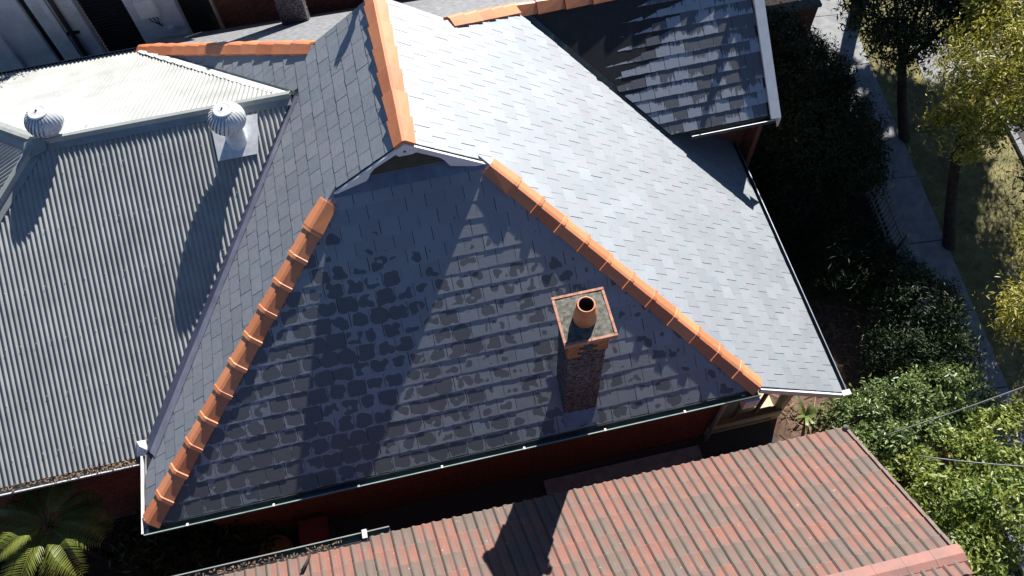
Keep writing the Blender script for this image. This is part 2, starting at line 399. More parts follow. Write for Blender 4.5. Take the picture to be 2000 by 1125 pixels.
def build_pieces(groups, name, stuffname, limit=300):
    """groups: list of (pieces, parent, material); the `limit` largest in view become objects, the rest one joined mesh per parent"""
    allp = sorted([p.px for g in groups for p in g[0]], reverse=True)
    thr = max(allp[limit-1] if len(allp) >= limit else 0, 1e-3)
    cache = {}; cnt = 0
    for pcs, par, mt in groups:
        st = MB(); st.uv = []
        for p in pcs:
            O = p.pl.P(*p.o)
            if p.px >= thr and cnt < limit:
                cnt += 1
                if p.whole and p.key in cache: me = cache[p.key]
                else:
                    mb = slate_local(p.pl, p.poly, p.o, *p.args); me = mb.mesh(name, mt)
                    if p.whole: cache[p.key] = me
                link(bpy.data.objects.new(name, me), par, Matrix.Translation(O))
            else:
                mb = slate_local(p.pl, p.poly, p.o, *p.args)
                st.add([V(x)+O for x in mb.v], mb.f, mb.uv)
        if st.v: st.build(stuffname, mt, par, kind='stuff')

def slab(name, pts, nrm, mt, parent, th=.04, lift=0):
    mb = MB(); n = V(nrm).normalized(); a = [V(p)+n*lift for p in pts]
    mb.prism([p-n*th for p in a], n*th); return mb.build(name, mt, parent)

# ================================================================== MAIN HOUSE
house = empty('slate_roofed_house', (5, 5, GZ), 'large brick house with steep dark slate roof, orange terracotta capping and a small gablet', 'house')
hipL = lambda y: S*y/SL
gl = V((S*GV/SL, GV, S*GV)); gr = V((W-S*GV/SR, GV, S*GV)); ap = V((XR, GV, H)); apb = V((XR, GB, H))
sb_ = S*(L_-GB); gbl = V((sb_/SL, GB, sb_)); gbr = V((W-sb_/SR, GB, sb_))
A = V((0, 0, 0)); B = V((W, 0, 0)); BLc = V((0, L_, 0))
CA = V((3.484, 5.926, 2.384)); CV0 = V((0, 1.42, 0))
slope_front = slab('roof_slope', [A, B, gr, gl], P_HIP.N, M['underlay'], house)
slope_left = MB(); 
ll = [A, gl, ap, apb, gbl, BLc, CA, CV0]
slope_left = slab('roof_slope', ll, (-SL, 0, 1), M['underlay'], house)
hipc = lambda y: V((W-S*(L_-y)/SR, y, S*(L_-y)))
wj = V((7.627, 7.732, zr(7.627)))
slope_right = slab('roof_slope', [B, V((XE, .02, zr(XE))), V((XE, 6.4, zr(XE))), V((9.3, 6.4, zr(9.3))), wj, gbr, apb, ap, gr], (SR, 0, 1), M['underlay'], house)
slope_back = slab('roof_slope', [gbl, gbr, V((8.3, 8.6, .95)), V((6.2, 11.3, -.85)), V((2.91, 11.11, -.62)), V((.04, 11.83, -1.15)), BLc], (0, S, 1), M['backroof'], house, th=.05)
slope_wing = slab('roof_slope', [V((10.2, WY0, WZ0)), V((WX1-.1, WY0, WZ0)), V((WX1-.1, WRY, WRZ)), wj], (0, -WS, 1), M['underlay'], house)
wb = slab('roof_slope', [V((7.3, WRY, WRZ)), V((WX1, WRY, WRZ)), V((WX1, 10.5, WRZ-2.3)), V((7.3, 10.5, WRZ-2.3))], (0, WS, 1), M['slate'], house)

# --- slates
lu = lambda P: P_LEFT.uv(P); ru = lambda P: P_RIGHT.uv(P); hu = lambda P: P_HIP.uv(P); wu = lambda P: P_WING.uv(P)
def cons_hip(c):
    return [halfplane(hu(A), hu(gl), (6, 1)), halfplane(hu(B), hu(gr), (4, 1)), (0, -1, hu(V((5, GV-.04, S*(GV-.04))))[1]), (0, 1, 0)]
vgl = lu(gl)[1]; uca, vca = lu(CA)
def cons_left(c):
    o = [(0, 1, 0), (0, -1, lu(ap)[1]-.03)]
    o.append(halfplane(lu(A), lu(gl), (5, .5)) if c[1] < vgl else (-1, 0, L_-GV-.01))
    o.append(halfplane(lu(BLc), lu(gbl), (5, .5)) if c[1] < lu(gbl)[1] else (1, 0, -(L_-GB)))
    if c[1] < vca+.05:
        if c[0] > uca:
            a, b, d = halfplane(lu(V((0, .98, 0))), lu(CA), (L_-.5, .3)); o.append((a, b, d-.08))
        else:
            a, b, d = halfplane(lu(BLc), lu(CA), (0, 2)); o.append((a, b, d-.05))
    return o
vj = ru(wj); vw0 = ru(V((10.13, 5.455, zr(10.13))))
def cons_right(c):
    o = [(0, 1, 0), (0, -1, ru(ap)[1]-.03)]
    vB = ru(B)[1]; vgr = ru(gr)[1]
    if c[1] < vB: o.append((1, 0, -.02))
    elif c[1] < vgr: o.append(halfplane(ru(B), ru(gr), (4, 2)))
    else: o.append((1, 0, -GV-.01))
    if c[1] > vj[1]:
        o.append(halfplane(ru(gbr), ru(wj), (2, 3)) if c[1] < ru(gbr)[1] else (-1, 0, GB))
    elif c[1] > vw0[1]: 
        a, b, d = halfplane(vj, vw0, (0, 4)); o.append((a, b, d-.03))
    else: o.append((-1, 0, 6.2))
    return o
def cons_wing(c):
    a, b, d = halfplane(wu(wj), wu(V((10.13, 5.455, -.09))), (5, .5))
    return [(0, 1, 0), (0, -1, wu(V((8, WRY, WRZ)))[1]-.03), (a, b, d-.07), (-1, 0, WX1-.1-7.0)]
ps_h = lay_slates(P_HIP, 0, 10, 4.6, cons_hip, seed=3, t=.0056)
ps_l = lay_slates(P_LEFT, 0, L_, 6.3, cons_left, seed=4, w=.285, e=.255)
ps_r = lay_slates(P_RIGHT, 0, 8, 8.6, cons_right, seed=5, w=.285, e=.262, t=.006)
ps_w = lay_slates(P_WING, 0, 5.6, 3.2, cons_wing, seed=6, w=.29, e=.25, t=.007)
build_pieces([(ps_h, slope_front, M['slate_wet']), (ps_l, slope_left, M['slate']), (ps_r, slope_right, M['slate']), (ps_w, slope_wing, M['slate_streak'])], 'slate', 'slate_courses')

# --- hip and ridge capping
def cap_mesh(D, nL, nR, l, collar=True, wd=.165, lift=.035):
    D = D.normalized(); nL = nL.normalized(); nR = nR.normalized(); up = (nL+nR).normalized()
    a = nL.cross(D); a = a if a.dot(nR) < 0 else -a
    b = nR.cross(D); b = b if b.dot(nL) < 0 else -b
    secs = [(0, .012), (l-.075, .0), (l-.07, .024), (l-.012, .024), (l, .012)] if collar else [(0, .026), (.012, .026), (l, .0)]
    vs = []
    for s_, r in secs:
        k = wd+r*.8
        prof = [a*k+nL*(-.005), a*k+nL*(lift+r), a*.03+up*(lift+.022+r), b*.03+up*(lift+.022+r), b*k+nR*(lift+r), b*k+nR*(-.005)]
        vs += [D*s_+p for p in prof]
    n = 6; fs = []
    for i in range(len(secs)-1):
        for j in range(n-1): fs.append((i*n+j, i*n+j+1, (i+1)*n+j+1, (i+1)*n+j))
    fs += [tuple(range(n-1, -1, -1)), tuple((len(secs)-1)*n+j for j in range(n))]
    mb = MB(); mb.add(vs, fs); return mb.mesh('ridge_tile', M['terracotta'])
def capping(P0, P1, nL, nR, n, parent, collar=True, wd=.165, lift=.035, name='ridge_tile'):
    P0 = V(P0); P1 = V(P1); D = (P1-P0); l = D.length/n; D.normalize()
    me = cap_mesh(D, V(nL), V(nR), l+.012, collar, wd, lift); me2 = cap_mesh(D, V(nL), V(nR), l, False, wd, lift)
    if not collar: me = cap_mesh(D, V(nL), V(nR), l-.009, False, wd, lift)
    for i in range(n):
        jit = V((random.uniform(-.004, .004), random.uniform(-.004, .004), random.uniform(-.003, .003)))
        o = bpy.data.objects.new(name, me if i < n-1 else me2)
        link(o, parent, Matrix.Translation(P0+D*l*i+jit))
NL = V((-SL, 0, 1)); NR = V((SR, 0, 1)); NF = V((0, -S, 1)); NB = V((0, S, 1))
upo = lambda p, k: V(p)+V((0, 0, k))
glD = (gl-A); grD = (gr-B)
capping(A+glD*.012, A+glD*.972, NL, NF, 12, house)
capping(B+grD*.004, B+grD*.985, NF, NR, 12, house)
capping(apb+V((0, .3, 0)), ap+V((0, -.03, 0)), NR, NL, 7, house, collar=False, wd=.165, lift=.05)
capping(BLc+V((0, .03, .02)), gbl, NB, NL, 12, house, collar=False, wd=.17)
capping(wj, gbr, NR, NB, 5, house, collar=False, wd=.17)
capping(wj+V((-.1, 0, 0)), V((WX1, WRY, WRZ)), NF, NB, 9, house, collar=False, wd=.19)
# finial and upstand at the far end of the ridge
mb = MB(); mb.lathe(apb+V((0, .45, .05)), [(.11, 0), (.10, .12), (.06, .16), (.05, .3), (.10, .38), (.09, .46), (.03, .50), (.004, .56)], 12, True)
mb.build('ridge_finial', M['terracotta'], house, True)

mb = MB(); mb.lathe((12.28, WRY, WRZ+.05), [(.11, 0), (.10, .10), (.06, .13), (.05, .18), (.06, .22), (.03, .26), (.004, .34)], 12, True)
mb.build('ridge_finial', M['terracotta'], house, True)

# --- gablet: barge boards, louvred infill, apron flashing
def barge(pts, y0, y1, name, mt, parent):
    mb = MB(); mb.prism([V((x, y0, z)) for x, z in pts], V((0, y1-y0, 0))); return mb.build(name, mt, parent)
slt = lambda x: SL*x; srt = lambda x: SR*(W-x)
lo = .012
barge([(3.94, zl(3.94)-lo-.03), (4.46, 2.84), (4.50, 2.90), (4.545, 3.00), (4.62, 3.09), (5.03, 3.345), (XR, 3.375), (XR, H-.005), (3.94, zl(3.94)-lo)], GV-.045, GV-.01, 'barge_board', M['white'], house)
barge([(XR, H-.005), (XR, 3.375), (5.20, 3.33), (5.50, 3.12), (5.60, 3.045), (5.67, 2.95), (5.71, 2.85), (5.74, 2.80), (6.34, zr(6.34)-lo-.03), (6.34, zr(6.34)-lo)], GV-.045, GV-.01, 'barge_board', M['white'], house)
mb = MB()
for i in range(10):
    z0 = 2.80+i*.062; x0 = z0/SL+.02; x1 = W-z0/SR-.02
    if x1-x0 > .1: mb = MB(); mb.bar((x0, GV+.11, z0), (x1, GV+.11, z0), .06, .012, V((0, -.5, 1)).normalized()); mb.build('louvre_slat', M['creamdark'], house)
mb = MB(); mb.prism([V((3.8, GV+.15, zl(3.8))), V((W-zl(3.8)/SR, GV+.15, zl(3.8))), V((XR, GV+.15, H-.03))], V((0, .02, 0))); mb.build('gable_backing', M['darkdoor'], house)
# gusset with a round hole under the apex
cx, cz, hr = 5.11, 3.325, .022
outer = [(4.98, 3.255), (5.0, 3.235), (5.25, 3.235), (5.27, 3.255), (5.27, 3.31), (5.15, 3.40), (5.07, 3.40), (4.98, 3.32)]
mb = MB(); nn = 16; vs = []; fs = []
for k in range(nn):
    an = 2*math.pi*k/nn; d = (math.cos(an), math.sin(an)); best = 9
    for i in range(len(outer)):
        ax, az = outer[i][0]-cx, outer[i][1]-cz; bx, bz = outer[(i+1) % 8][0]-cx, outer[(i+1) % 8][1]-cz
        ex, ez = bx-ax, bz-az; den = d[0]*ez-d[1]*ex
        if abs(den) < 1e-9: continue
        t = (ax*ez-az*ex)/den; s_ = (ax*d[1]-az*d[0])/den
        if t > 0 and -.001 <= s_ <= 1.001: best = min(best, t)
    vs += [V((cx+d[0]*hr, GV-.03, cz+d[1]*hr)), V((cx+d[0]*best, GV-.03, cz+d[1]*best))]
for k in range(nn):
    a_, b_ = 2*k, 2*((k+1) % nn); fs.append((a_, a_+1, b_+1, b_))
mb.add(vs, fs); mb.build('gable_gusset', M['white'], house)
y0, y1 = GV-.09, GV+.14
for x0, x1 in ((hipL(y0)+.0, 5.0), (5.0, W-S*y0/SR)):
    mb = MB(); q4 = [V((x0, y0, S*y0)), V((x1, y0, S*y0)), V((x1 if x1 == 5.0 else x1-.26, y1, S*y1)), V((x0 if x0 == 5.0 else x0+.28, y1, S*y1))]
    k = .022 if x0 < 4 else .019
    mb.prism([p+V((0, 0, k)) for p in q4], V((0, 0, .004))); mb.build('apron_flashing', M['flashing'], house)
# back gablet wall so that no hole shows from the side
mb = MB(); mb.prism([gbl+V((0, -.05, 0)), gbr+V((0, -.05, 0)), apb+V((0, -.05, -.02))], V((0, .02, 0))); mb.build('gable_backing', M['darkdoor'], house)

# --- valley flashings
def strip(a0, a1, b1, b0, mt, name, parent, lift=.008, n=V((0, 0, 1))):
    mb = MB(); q4 = [V(p)+n*lift for p in (a0, a1, b1, b0)]; mb.prism(q4, n*.004); return mb.build(name, mt, parent)
nl = NL.normalized(); nr = NR.normalized(); nf = NF.normalized()
dv = (CA-CV0).normalized(); side = nl.cross(dv); side = side if side.y < 0 else -side
strip(CV0+V((-.02, -.1, -.01)), CA, CA+side*.12+dv*.02, CV0+side*.36+dv*-.10, M['valleyshade'], 'valley_flashing', house, .012, nl)
strip(CV0+side*.26+dv*-.10, CA+side*.05, CA+side*.14, CV0+side*.45+dv*-.10, M['valley'], 'valley_flashing', house, .017, nl)
dvb = (CA-BLc).normalized(); side2 = nl.cross(dvb); side2 = side2 if side2.y > 0 else -side2
strip(BLc, CA, CA+side2*.07, BLc+side2*.07, M['gutterpaint'], 'valley_flashing', house, .014, nl)
wv0 = V((10.13, 5.455, zr(10.13))); dw = (wj-wv0).normalized(); nw = V((0, -WS, 1)).normalized(); sw = nw.cross(dw); sw = sw if sw.x > 0 else -sw
strip(wv0, wj, wj+sw*.10, wv0+sw*.10, M['gutterpaint'], 'valley_flashing', house, .02, nw)

# --- gutters and fascias
def gutter(a, b, out, mt, lipmt, parent, wd=.11, dp=.09, lipw=.016, brackets=0, up=.02):
    """open channel from a to b; `out` points away from the wall; lip and brackets are sub-parts"""
    a = V(a); b = V(b); out = V(out).normalized(); z = V((0, 0, 1))
    prof = [(0, up), (0, -dp), (wd, -dp), (wd, up*.3), (wd-.006, up*.3), (wd-.006, -dp+.006), (.006, -dp+.006), (.006, up)]
    mb = MB(); n = len(prof); vs = [p+out*x+z*y for p in (a, b) for x, y in prof]
    mb.add(vs, [(i, (i+1) % n, n+(i+1) % n, n+i) for i in range(n)]+[tuple(range(n)), tuple(range(2*n-1, n-1, -1))])
    g = mb.build('gutter', mt, parent)
    mb = MB(); mb.bar(a+out*(wd+.004)+z*(up*.3+.004), b+out*(wd+.004)+z*(up*.3+.004), lipw, .012); mb.build('gutter_lip', lipmt, g)
    for i in range(brackets):
        p = a.lerp(b, (i+.5)/brackets); mb = MB(); mb.bar(p+out*(wd-.03)+z*.004, p+out*(wd+.012)+z*.014, .03, .012); mb.box(p+out*(wd+.002)+z*.018, .035, .026, .016); mb.build('gutter_bracket', M['whitegutter'], g)
    return g
gutter((-.06, -.02, -.02), (9.35, -.02, -.02), (0, -1, 0), M['gutterpaint'], M['gutterlip'], house, brackets=7, wd=.10)
gutter((9.35, -.02, -.02), (9.98, -.02, -.02), (0, -1, 0), M['gutterpaint'], M['gutterpaint'], house, wd=.10)
gutter((-.01, 1.30, -.03), (-.01, -.10, -.03), (-1, 0, 0), M['whitegutter'], M['whitegutter'], house, wd=.07, lipw=.03)
gutter((XE-.01, .02, zr(XE)-.02), (XE-.01, 6.2, zr(XE)-.02), (1, 0, 0), M['gutterpaint'], M['flashing'], house, wd=.10, brackets=0)
gutter((10.62, WY0-.02, WZ0-.03), (WX1-.02, WY0-.02, WZ0-.03), (0, -1, 0), M['gutterpaint'], M['whitegutter'], house, wd=.10, lipw=.012, brackets=0)
# sheltered verge of the low right-hand corner: white fascia running down the slope
mb = MB(); mb.prism([V((10.02, -.03, zr(10.02)-.01)), V((XE+.03, -.03, zr(XE+.03)-.01)), V((XE+.03, -.03, zr(XE+.03)-.17)), V((10.02, -.03, zr(10.02)-.17))], V((0, .035, 0))); mb.build('verge_fascia', M['white'], house)
mb = MB(); mb.box((XE+.06, -.0, zr(XE)-.03), .16, .10, .10); mb.build('gutter_stop', M['whitegutter'], house)
# white metal scrap at the foot of the left valley
mb = MB(); mb.add([V((-.14, 1.42, .05)), V((.02, 1.40, .08)), V((.05, 1.22, .03)), V((-.02, 1.17, -.03)), V((-.17, 1.20, -.05)), V((-.07, 1.3, .09))], [(0, 1, 5), (1, 2, 5), (2, 3, 5), (3, 4, 5), (4, 0, 5)]); mb.build('valley_outlet', M['galv'], house)
# wing barge
mb = MB()
for w0, w1, zt in ((-.10, .10, .085),):
    a0 = V((WX1, WY0-.10, WZ0-.09)); a1 = V((WX1, WRY+.05, WRZ+.03))
    mb.bar(a0+V((0, 0, .08)), a1+V((0, 0, .08)), .20, .05, V((0, -WS, 1)).normalized())
mb.build('barge_capping', M['white'], house)
mb = MB(); mb.prism([V((WX1+.07, WY0-.12, WZ0-.26)), V((WX1+.07, WY0-.12, WZ0-.02)), V((WX1+.07, WRY, WRZ+.05)), V((WX1+.07, WRY, WRZ-.2))], V((.03, 0, 0))); mb.build('barge_board', M['white'], house)
mb = MB(); mb.add([V((WX1+.11, WY0-.05, -.1)), V((WX1+.22, WY0-.42+.3, -.5)), V((WX1+.13, WY0+.2, -.2))], [(0, 1, 2)]); mb.build('roof_flag', M['redplastic'], house)

# --- walls
def brick_wall(parent, o, ud, length, z0, z1, nrm, mt, name='house_wall', indiv=0, mortar=None, bl=.23, bh=.076, j=.010, holes=()):
    o = V(o); ud = V(ud).normalized(); nrm = V(nrm).normalized()
    mb = MB(); p = [o+V((0, 0, z0)), o+ud*length+V((0, 0, z0)), o+ud*length+V((0, 0, z1)), o+V((0, 0, z1))]
    mb.prism([x-nrm*.10 for x in p], nrm*.10); wall = mb.build(name, mortar or M['mortar'], parent)
    sh = MB(); sh.add([nrm*k+ud*x+V((0, 0, z)) for k in (0, .007) for x, z in ((j/2, j/2), (bl+j/2, j/2), (bl+j/2, bh+j/2), (j/2, bh+j/2))], [(4, 5, 6, 7), (0, 1, 5, 4), (1, 2, 6, 5), (2, 3, 7, 6), (3, 0, 4, 7)])
    shared = sh.mesh('brick', mt); cand = []; st = MB()
    rows = int((z1-z0)/(bh+j))
    for r in range(rows):
        z = z1-(r+1)*(bh+j); x = -((r % 2)*.5)*(bl+j)
        while x < length-.02:
            a = max(x, 0); b = min(x+bl+j, length)
            if b-a > .05 and not any(h0-.03 < b and a < h1+.03 and k0 < z+bh and z < k1 for h0, h1, k0, k1 in holes):
                whole = b-a > bl+j-.001; q_ = proj(o+ud*(a+b)/2+V((0, 0, z)))
                vis = -10 < q_[0] < 2010 and -10 < q_[1] < 1135
                cand.append((r, a, b, z, whole, vis))
            x += bl+j
    n = 0
    for r, a, b, z, whole, vis in cand:
        O = o+ud*a+V((0, 0, z))
        if whole and vis and n < indiv:
            n += 1; link(bpy.data.objects.new('brick', shared), wall, Matrix.Translation(O))
        else:
            k = (b-a-j)/bl
            st.add([O+nrm*q0+ud*(j/2+x*k*bl)+V((0, 0, zz)) for q0 in (0, .007) for x, zz in ((0, j/2), (1, j/2), (1, bh+j/2), (0, bh+j/2))], [(4, 5, 6, 7), (0, 1, 5, 4), (1, 2, 6, 5), (2, 3, 7, 6), (3, 0, 4, 7)])
    if st.v: st.build('brick_courses', mt, wall, kind='stuff')
    return wall
brick_wall(house, (.4, .42, 0), (1, 0, 0), 9.35, GZ, -.12, (0, -1, 0), M['brick'], indiv=290)
brick_wall(house, (.4, 9.8, 0), (0, -1, 0), 9.38, GZ, -.1, (-1, 0, 0), M['brick'])
mb = MB(); mb.box((4.9, .2, -.10), 9.9, .36, .03); mb.build('eave_soffit', M['creamdark'], house)
mb = MB(); mb.box((.2, 3.2, -.10), .36, 5.6, .03); mb.build('eave_soffit', M['creamdark'], house)
# right side wall set back under the low eave, and wing walls
mb = MB(); mb.box((9.85, 3.2, -1.9), .12, 5.5, 3.2); mb.build('side_wall', M['cream'], house)
mb = MB(); mb.box((10.55, 4.2, -2.2), 1.4, .12, 2.6); mb.build('side_wall', M['cream'], house)
mb = MB(); mb.box((11.2, 5.1, -2.2), .12, 1.7, 2.6); mb.build('side_wall', M['cream'], house)
mb = MB(); mb.box((11.1, 5.95, -1.7), 2.2, .12, 3.66); mb.build('side_wall', M['brick'], house)
mb = MB(); mb.prism([V((12.15, 5.5, GZ)), V((12.15, 9.9, GZ)), V((12.15, 9.9, -.25)), V((12.15, WRY, WRZ-.08)), V((12.15, 5.5, WZ0-.02))], V((.1, 0, 0))); mb.build('side_wall', M['brick'], house)
mb = MB(); mb.box((10.0, 9.9, -1.9), 4.4, .12, 3.2); mb.build('side_wall', M['brick'], house)

# --- cream bay below the low corner
bay = empty('bay_front', (10.5, .38, GZ), parent=house)
by = .38
mb = MB(); mb.box((10.5, by+.07, -3.14), 1.42, .08, .72); mb.build('lower_panel', M['cream'], bay)
mb = MB(); mb.box((10.5, by+.02, -2.75), 1.5, .12, .06); mb.build('sill', M['creamdark'], bay)
mb = MB(); mb.box((10.56, 2.3, -3.12), 1.36, 3.8, .1); mb.build('porch_floor', M['blind'], bay)
mb = MB(); mb.bar((11.24, 3.9, GZ), (11.24, 3.9, -1.0), .12, .12, V((0, 1, 0))); mb.build('corner_post', M['cream'], bay)
for x in (9.84, 10.28, 10.72, 11.17):
    zt = min(-.2, zr(x)-.12) if x > 10 else -.2
    mb = MB(); mb.box((x, by+.045, (-2.72+zt)/2), .05 if x < 11 else .10, .07, zt+2.72); mb.build('window_post', M['creamdark'], bay)
mb = MB(); mb.bar((11.28, by+.1, GZ), (11.28, by+.1, -1.05), .16, .14, V((0, 1, 0))); mb.build('corner_post', M['cream'], bay)
for z in (-3.3, -2.95):
    mb = MB(); mb.box((10.5, by+.022, z), 1.36, .02, .012); mb.build('panel_bead', M['creamdark'], bay)
mb = MB(); mb.box((9.95, -.02, -.55), .26, .12, .30); mb.box((9.95, -.085, -.55), .14, .02, .16); mb.build('meter_cover', M['white'], house)
mb = MB(); mb.tube([(9.72, -.06, -.12), (9.76, .12, -.30), (9.80, .30, -.45), (9.80, .32, GZ)], .045, 10); mb.build('downpipe', M['whitegutter'], house, True)
mb = MB(); mb.prism([V((10.0, .02, zr(10)-.12)), V((XE, .02, zr(XE)-.12)), V((XE, .5, zr(XE)-.12)), V((10.0, .5, zr(10)-.12))], V((0, 0, .02))); mb.build('eave_soffit', M['creamdark'], house)

# --- chimneys
def chimney(parent, cx, cy, z0, z1, hs, capz, pot=True, caph=.36, tilt=0):
    ch = empty('chimney', (cx, cy, z0), parent=parent)
    mb = MB(); na, nz = 26, int((z1-z0)/.022)
    from mathutils import noise as mn
    for fx, fy in ((0, -1), (1, 0), (0, 1), (-1, 0)):
        vs = []
        for i in range(na+1):
            for k in range(nz+1):
                q_ = (i/na-.5)*2*hs; z = z0+(z1-z0)*k/nz; e = 0 if i in (0, na) else 1
                h = e*max(0, mn.noise(V((q_*34+fx*9, fy*7+cx, z*52)))*.022+mn.noise(V((q_*80, fx*5+fy, z*90)))*.008+.004)
                vs.append(V((cx+fx*(hs+h)-fy*q_, cy+fy*(hs+h)+fx*q_, z)))
        mb.add(vs, [(i*(nz+1)+k, (i+1)*(nz+1)+k, (i+1)*(nz+1)+k+1, i*(nz+1)+k+1) for i in range(na) for k in range(nz)])
    mb.build('chimney_shaft', M['roughcast'], ch)
    # corner brick quoins under the cap
    bh, j = .066, .008; bm = None
    for r in range(7):
        z = z1-.05-r*(bh+j)-bh/2
        full = r < 2
        lenx = .22 if r % 2 == 0 else .16
        if r >= 5: lenx *= .9
        for sx in (-1, 1):
            for sy in (-1, 1):
                if r == 6 and sx > 0: continue
                k = .022 if r else .05
                mb = MB(); mb.box((cx+sx*(hs+k-lenx/2), cy+sy*(hs+k-.055), z), lenx, .11, bh); mb.build('brick', M['brickorange'], ch)
                mb = MB(); mb.box((cx+sx*(hs+k-.055), cy+sy*(hs+k-.11-.012-.06), z), .11, .115, bh); mb.build('brick', M['brickorange'], ch)
        if full:
            for sy in (-1, 1):
                k = .022 if r else .05
                mb = MB(); mb.box((cx, cy+sy*(hs+k-.055), z), 2*hs-2*lenx+2*k-.02, .11, bh); mb.build('brick', M['brickorange'], ch)
    mb = MB(); mb.box((cx, cy, capz-.045), 2*caph, 2*caph+.02, .07); mb.build('chimney_cap', M['cement'], ch)
    for sx, sy, lx, ly in ((0, -1, 2*caph+.01, .035), (0, 1, 2*caph+.01, .035), (-1, 0, .035, 2*caph-.06), (1, 0, .035, 2*caph-.06)):
        for hv in (-1, 1):
            mb = MB()
            if lx > ly: mb.box((cx+hv*lx/4, cy+sy*(caph-.006), capz-.035), lx/2-.006, ly, .085)
            else: mb.box((cx+sx*(caph-.0145), cy+hv*ly/4, capz-.035), lx, ly/2-.006, .085)
            mb.build('cap_edge_tile', M['capedge'], ch)
    mb = MB(); n = 14; vs = []; fs = []
    for i in range(n+1):
        for jx in range(n+1):
            x = (i/n-.5)*2*(caph-.03); y = (jx/n-.5)*2*(caph-.02); r = math.hypot(x, y-.0)
            h = max(0, .035*(1-r/(caph*1.1)))+RNG.uniform(-.003, .003)
            vs.append(V((cx+x, cy+y, capz-.008+h)))
    fs = [(i*(n+1)+k, (i+1)*(n+1)+k, (i+1)*(n+1)+k+1, i*(n+1)+k+1) for i in range(n) for k in range(n)]
    mb.add(vs, fs); mb.build('cement_flaunching', M['cement'], ch)
    if pot:
        px_, py_ = cx, cy-.03
        mb = MB(); mb.lathe((px_, py_, capz), [(.155, 0), (.16, .04), (.158, .14), (.128, .27), (.122, .30), (.132, .31), (.134, .34), (.124, .36), (.122, .39), (.112, .405), (.100, .40), (.095, .36), (.10, .1), (.10, .03), (.001, .03)], 28)
        mb.build('chimney_pot', M['terracotta'], ch, True)
        mb = MB(); mb.lathe((px_, py_, capz), [(.094, .385), (.088, .36), (.085, .06), (.001, .05)], 24); mb.build('pot_flue', M['darkdoor'], ch, True)
    # lead apron round the foot
    return ch
chimney(house, 7.0, .50, .02, 2.98, .265, 3.05)
mb = MB()
for a_, b_ in (((6.69, .20), (7.29, .20)), ((6.69, -.0), (7.29, .0))): pass
mb.prism([V((6.70, .035, S*.035+.024)), V((7.28, .035, S*.035+.024)), V((7.28, .24, S*.24+.024)), V((6.70, .24, S*.24+.024))], V((0, 0, .004))); mb.build('apron_flashing', M['flashing'], house)
mb = MB(); mb.prism([V((6.66, .77, S*.77+.03)), V((7.32, .77, S*.77+.03)), V((7.32, .92, S*.92+.03)), V((6.66, .92, S*.92+.03))], V((0, 0, .004))); mb.build('apron_flashing', M['flashing'], house)
chimney(house, 3.34, 10.32, -.3, 2.95, .27, 3.02, pot=False, caph=.34)

# ================================================================== REAR EXTENSION (corrugated roof)
ext = empty('metal_roofed_extension', (-1, 5.8, GZ), 'extension left of the slate roof under grey corrugated steel with two round vents', 'house extension')
CZ = 2.42; CY = 5.926; FS = .529; BS = .56; HX = -.72; YF = 1.19; YB = 10.42
def corr(parent, span0, span1, lo_, hi_, base, wave_dir, name='corrugated_sheet', lam=.084, amp=.0155, nper=10, n=None):
    """corrugated sheets: base(s, t) -> world point; s runs across the waves, t between lo_(s) and hi_(s) up the slope"""
    k = int(span0/(lam*nper))-1; s = k*lam*nper; done = 0
    while s < span1:
        a = max(s, span0); b = min(s+lam*nper+lam*.5, span1)
        if b-a > lam*.4:
            m_ = max(2, int((b-a)/(lam/8))+1); vs = []; ok = []
            for i in range(m_+1):
                q_ = a+(b-a)*i/m_; t0, t1 = lo_(q_), hi_(q_)
                if t1 < t0+.004: t1 = t0+.004; ok.append(False)
                else: ok.append(True)
                h = amp*math.cos(2*math.pi*q_/lam)+(.0025 if i > m_-5 else 0)
                for t in (t0, t1): vs.append(base(q_, t)+n*h)
            fs = [(2*i, 2*i+2, 2*i+3, 2*i+1) for i in range(m_) if ok[i] or ok[i+1]]
            if fs:
                mb = MB(); mb.add(vs, fs); mb.build(name, M['zinc'], parent, True)
        s += lam*nper
nF = V((0, -FS, 1)).normalized(); nB = V((0, BS, 1)).normalized(); nW = V((-FS, 0, 1)).normalized()
zF = lambda y: CZ-FS*(CY-y); zB = lambda y: CZ-BS*(y-CY)
def loF(x): return YF if x < -.05 else max(YF if x < .03 else 0, 1.30+(CY-1.30)*(x+.05)/3.53)
hiF = lambda x: CY if x > HX else CY-(HX-x)
corr(ext, -5.3, 3.44, loF, hiF, lambda x, y: V((x, y, zF(y))), None, n=nF)
def hiB(x): return YB if x < -.05 else YB-.02-(YB-CY)*(x+.05)/3.53
loB = lambda x: CY if x > HX else CY+(HX-x)
corr(ext, -5.1, 3.44, loB, hiB, lambda x, y: V((x, y, zB(y))), None, n=nB)
corr(ext, YF, YB, lambda y: HX-abs(y-CY) if False else -5.3, lambda y: HX-abs(y-CY), lambda y, x: V((x, y, CZ-FS*(HX-x))), None, n=nW)
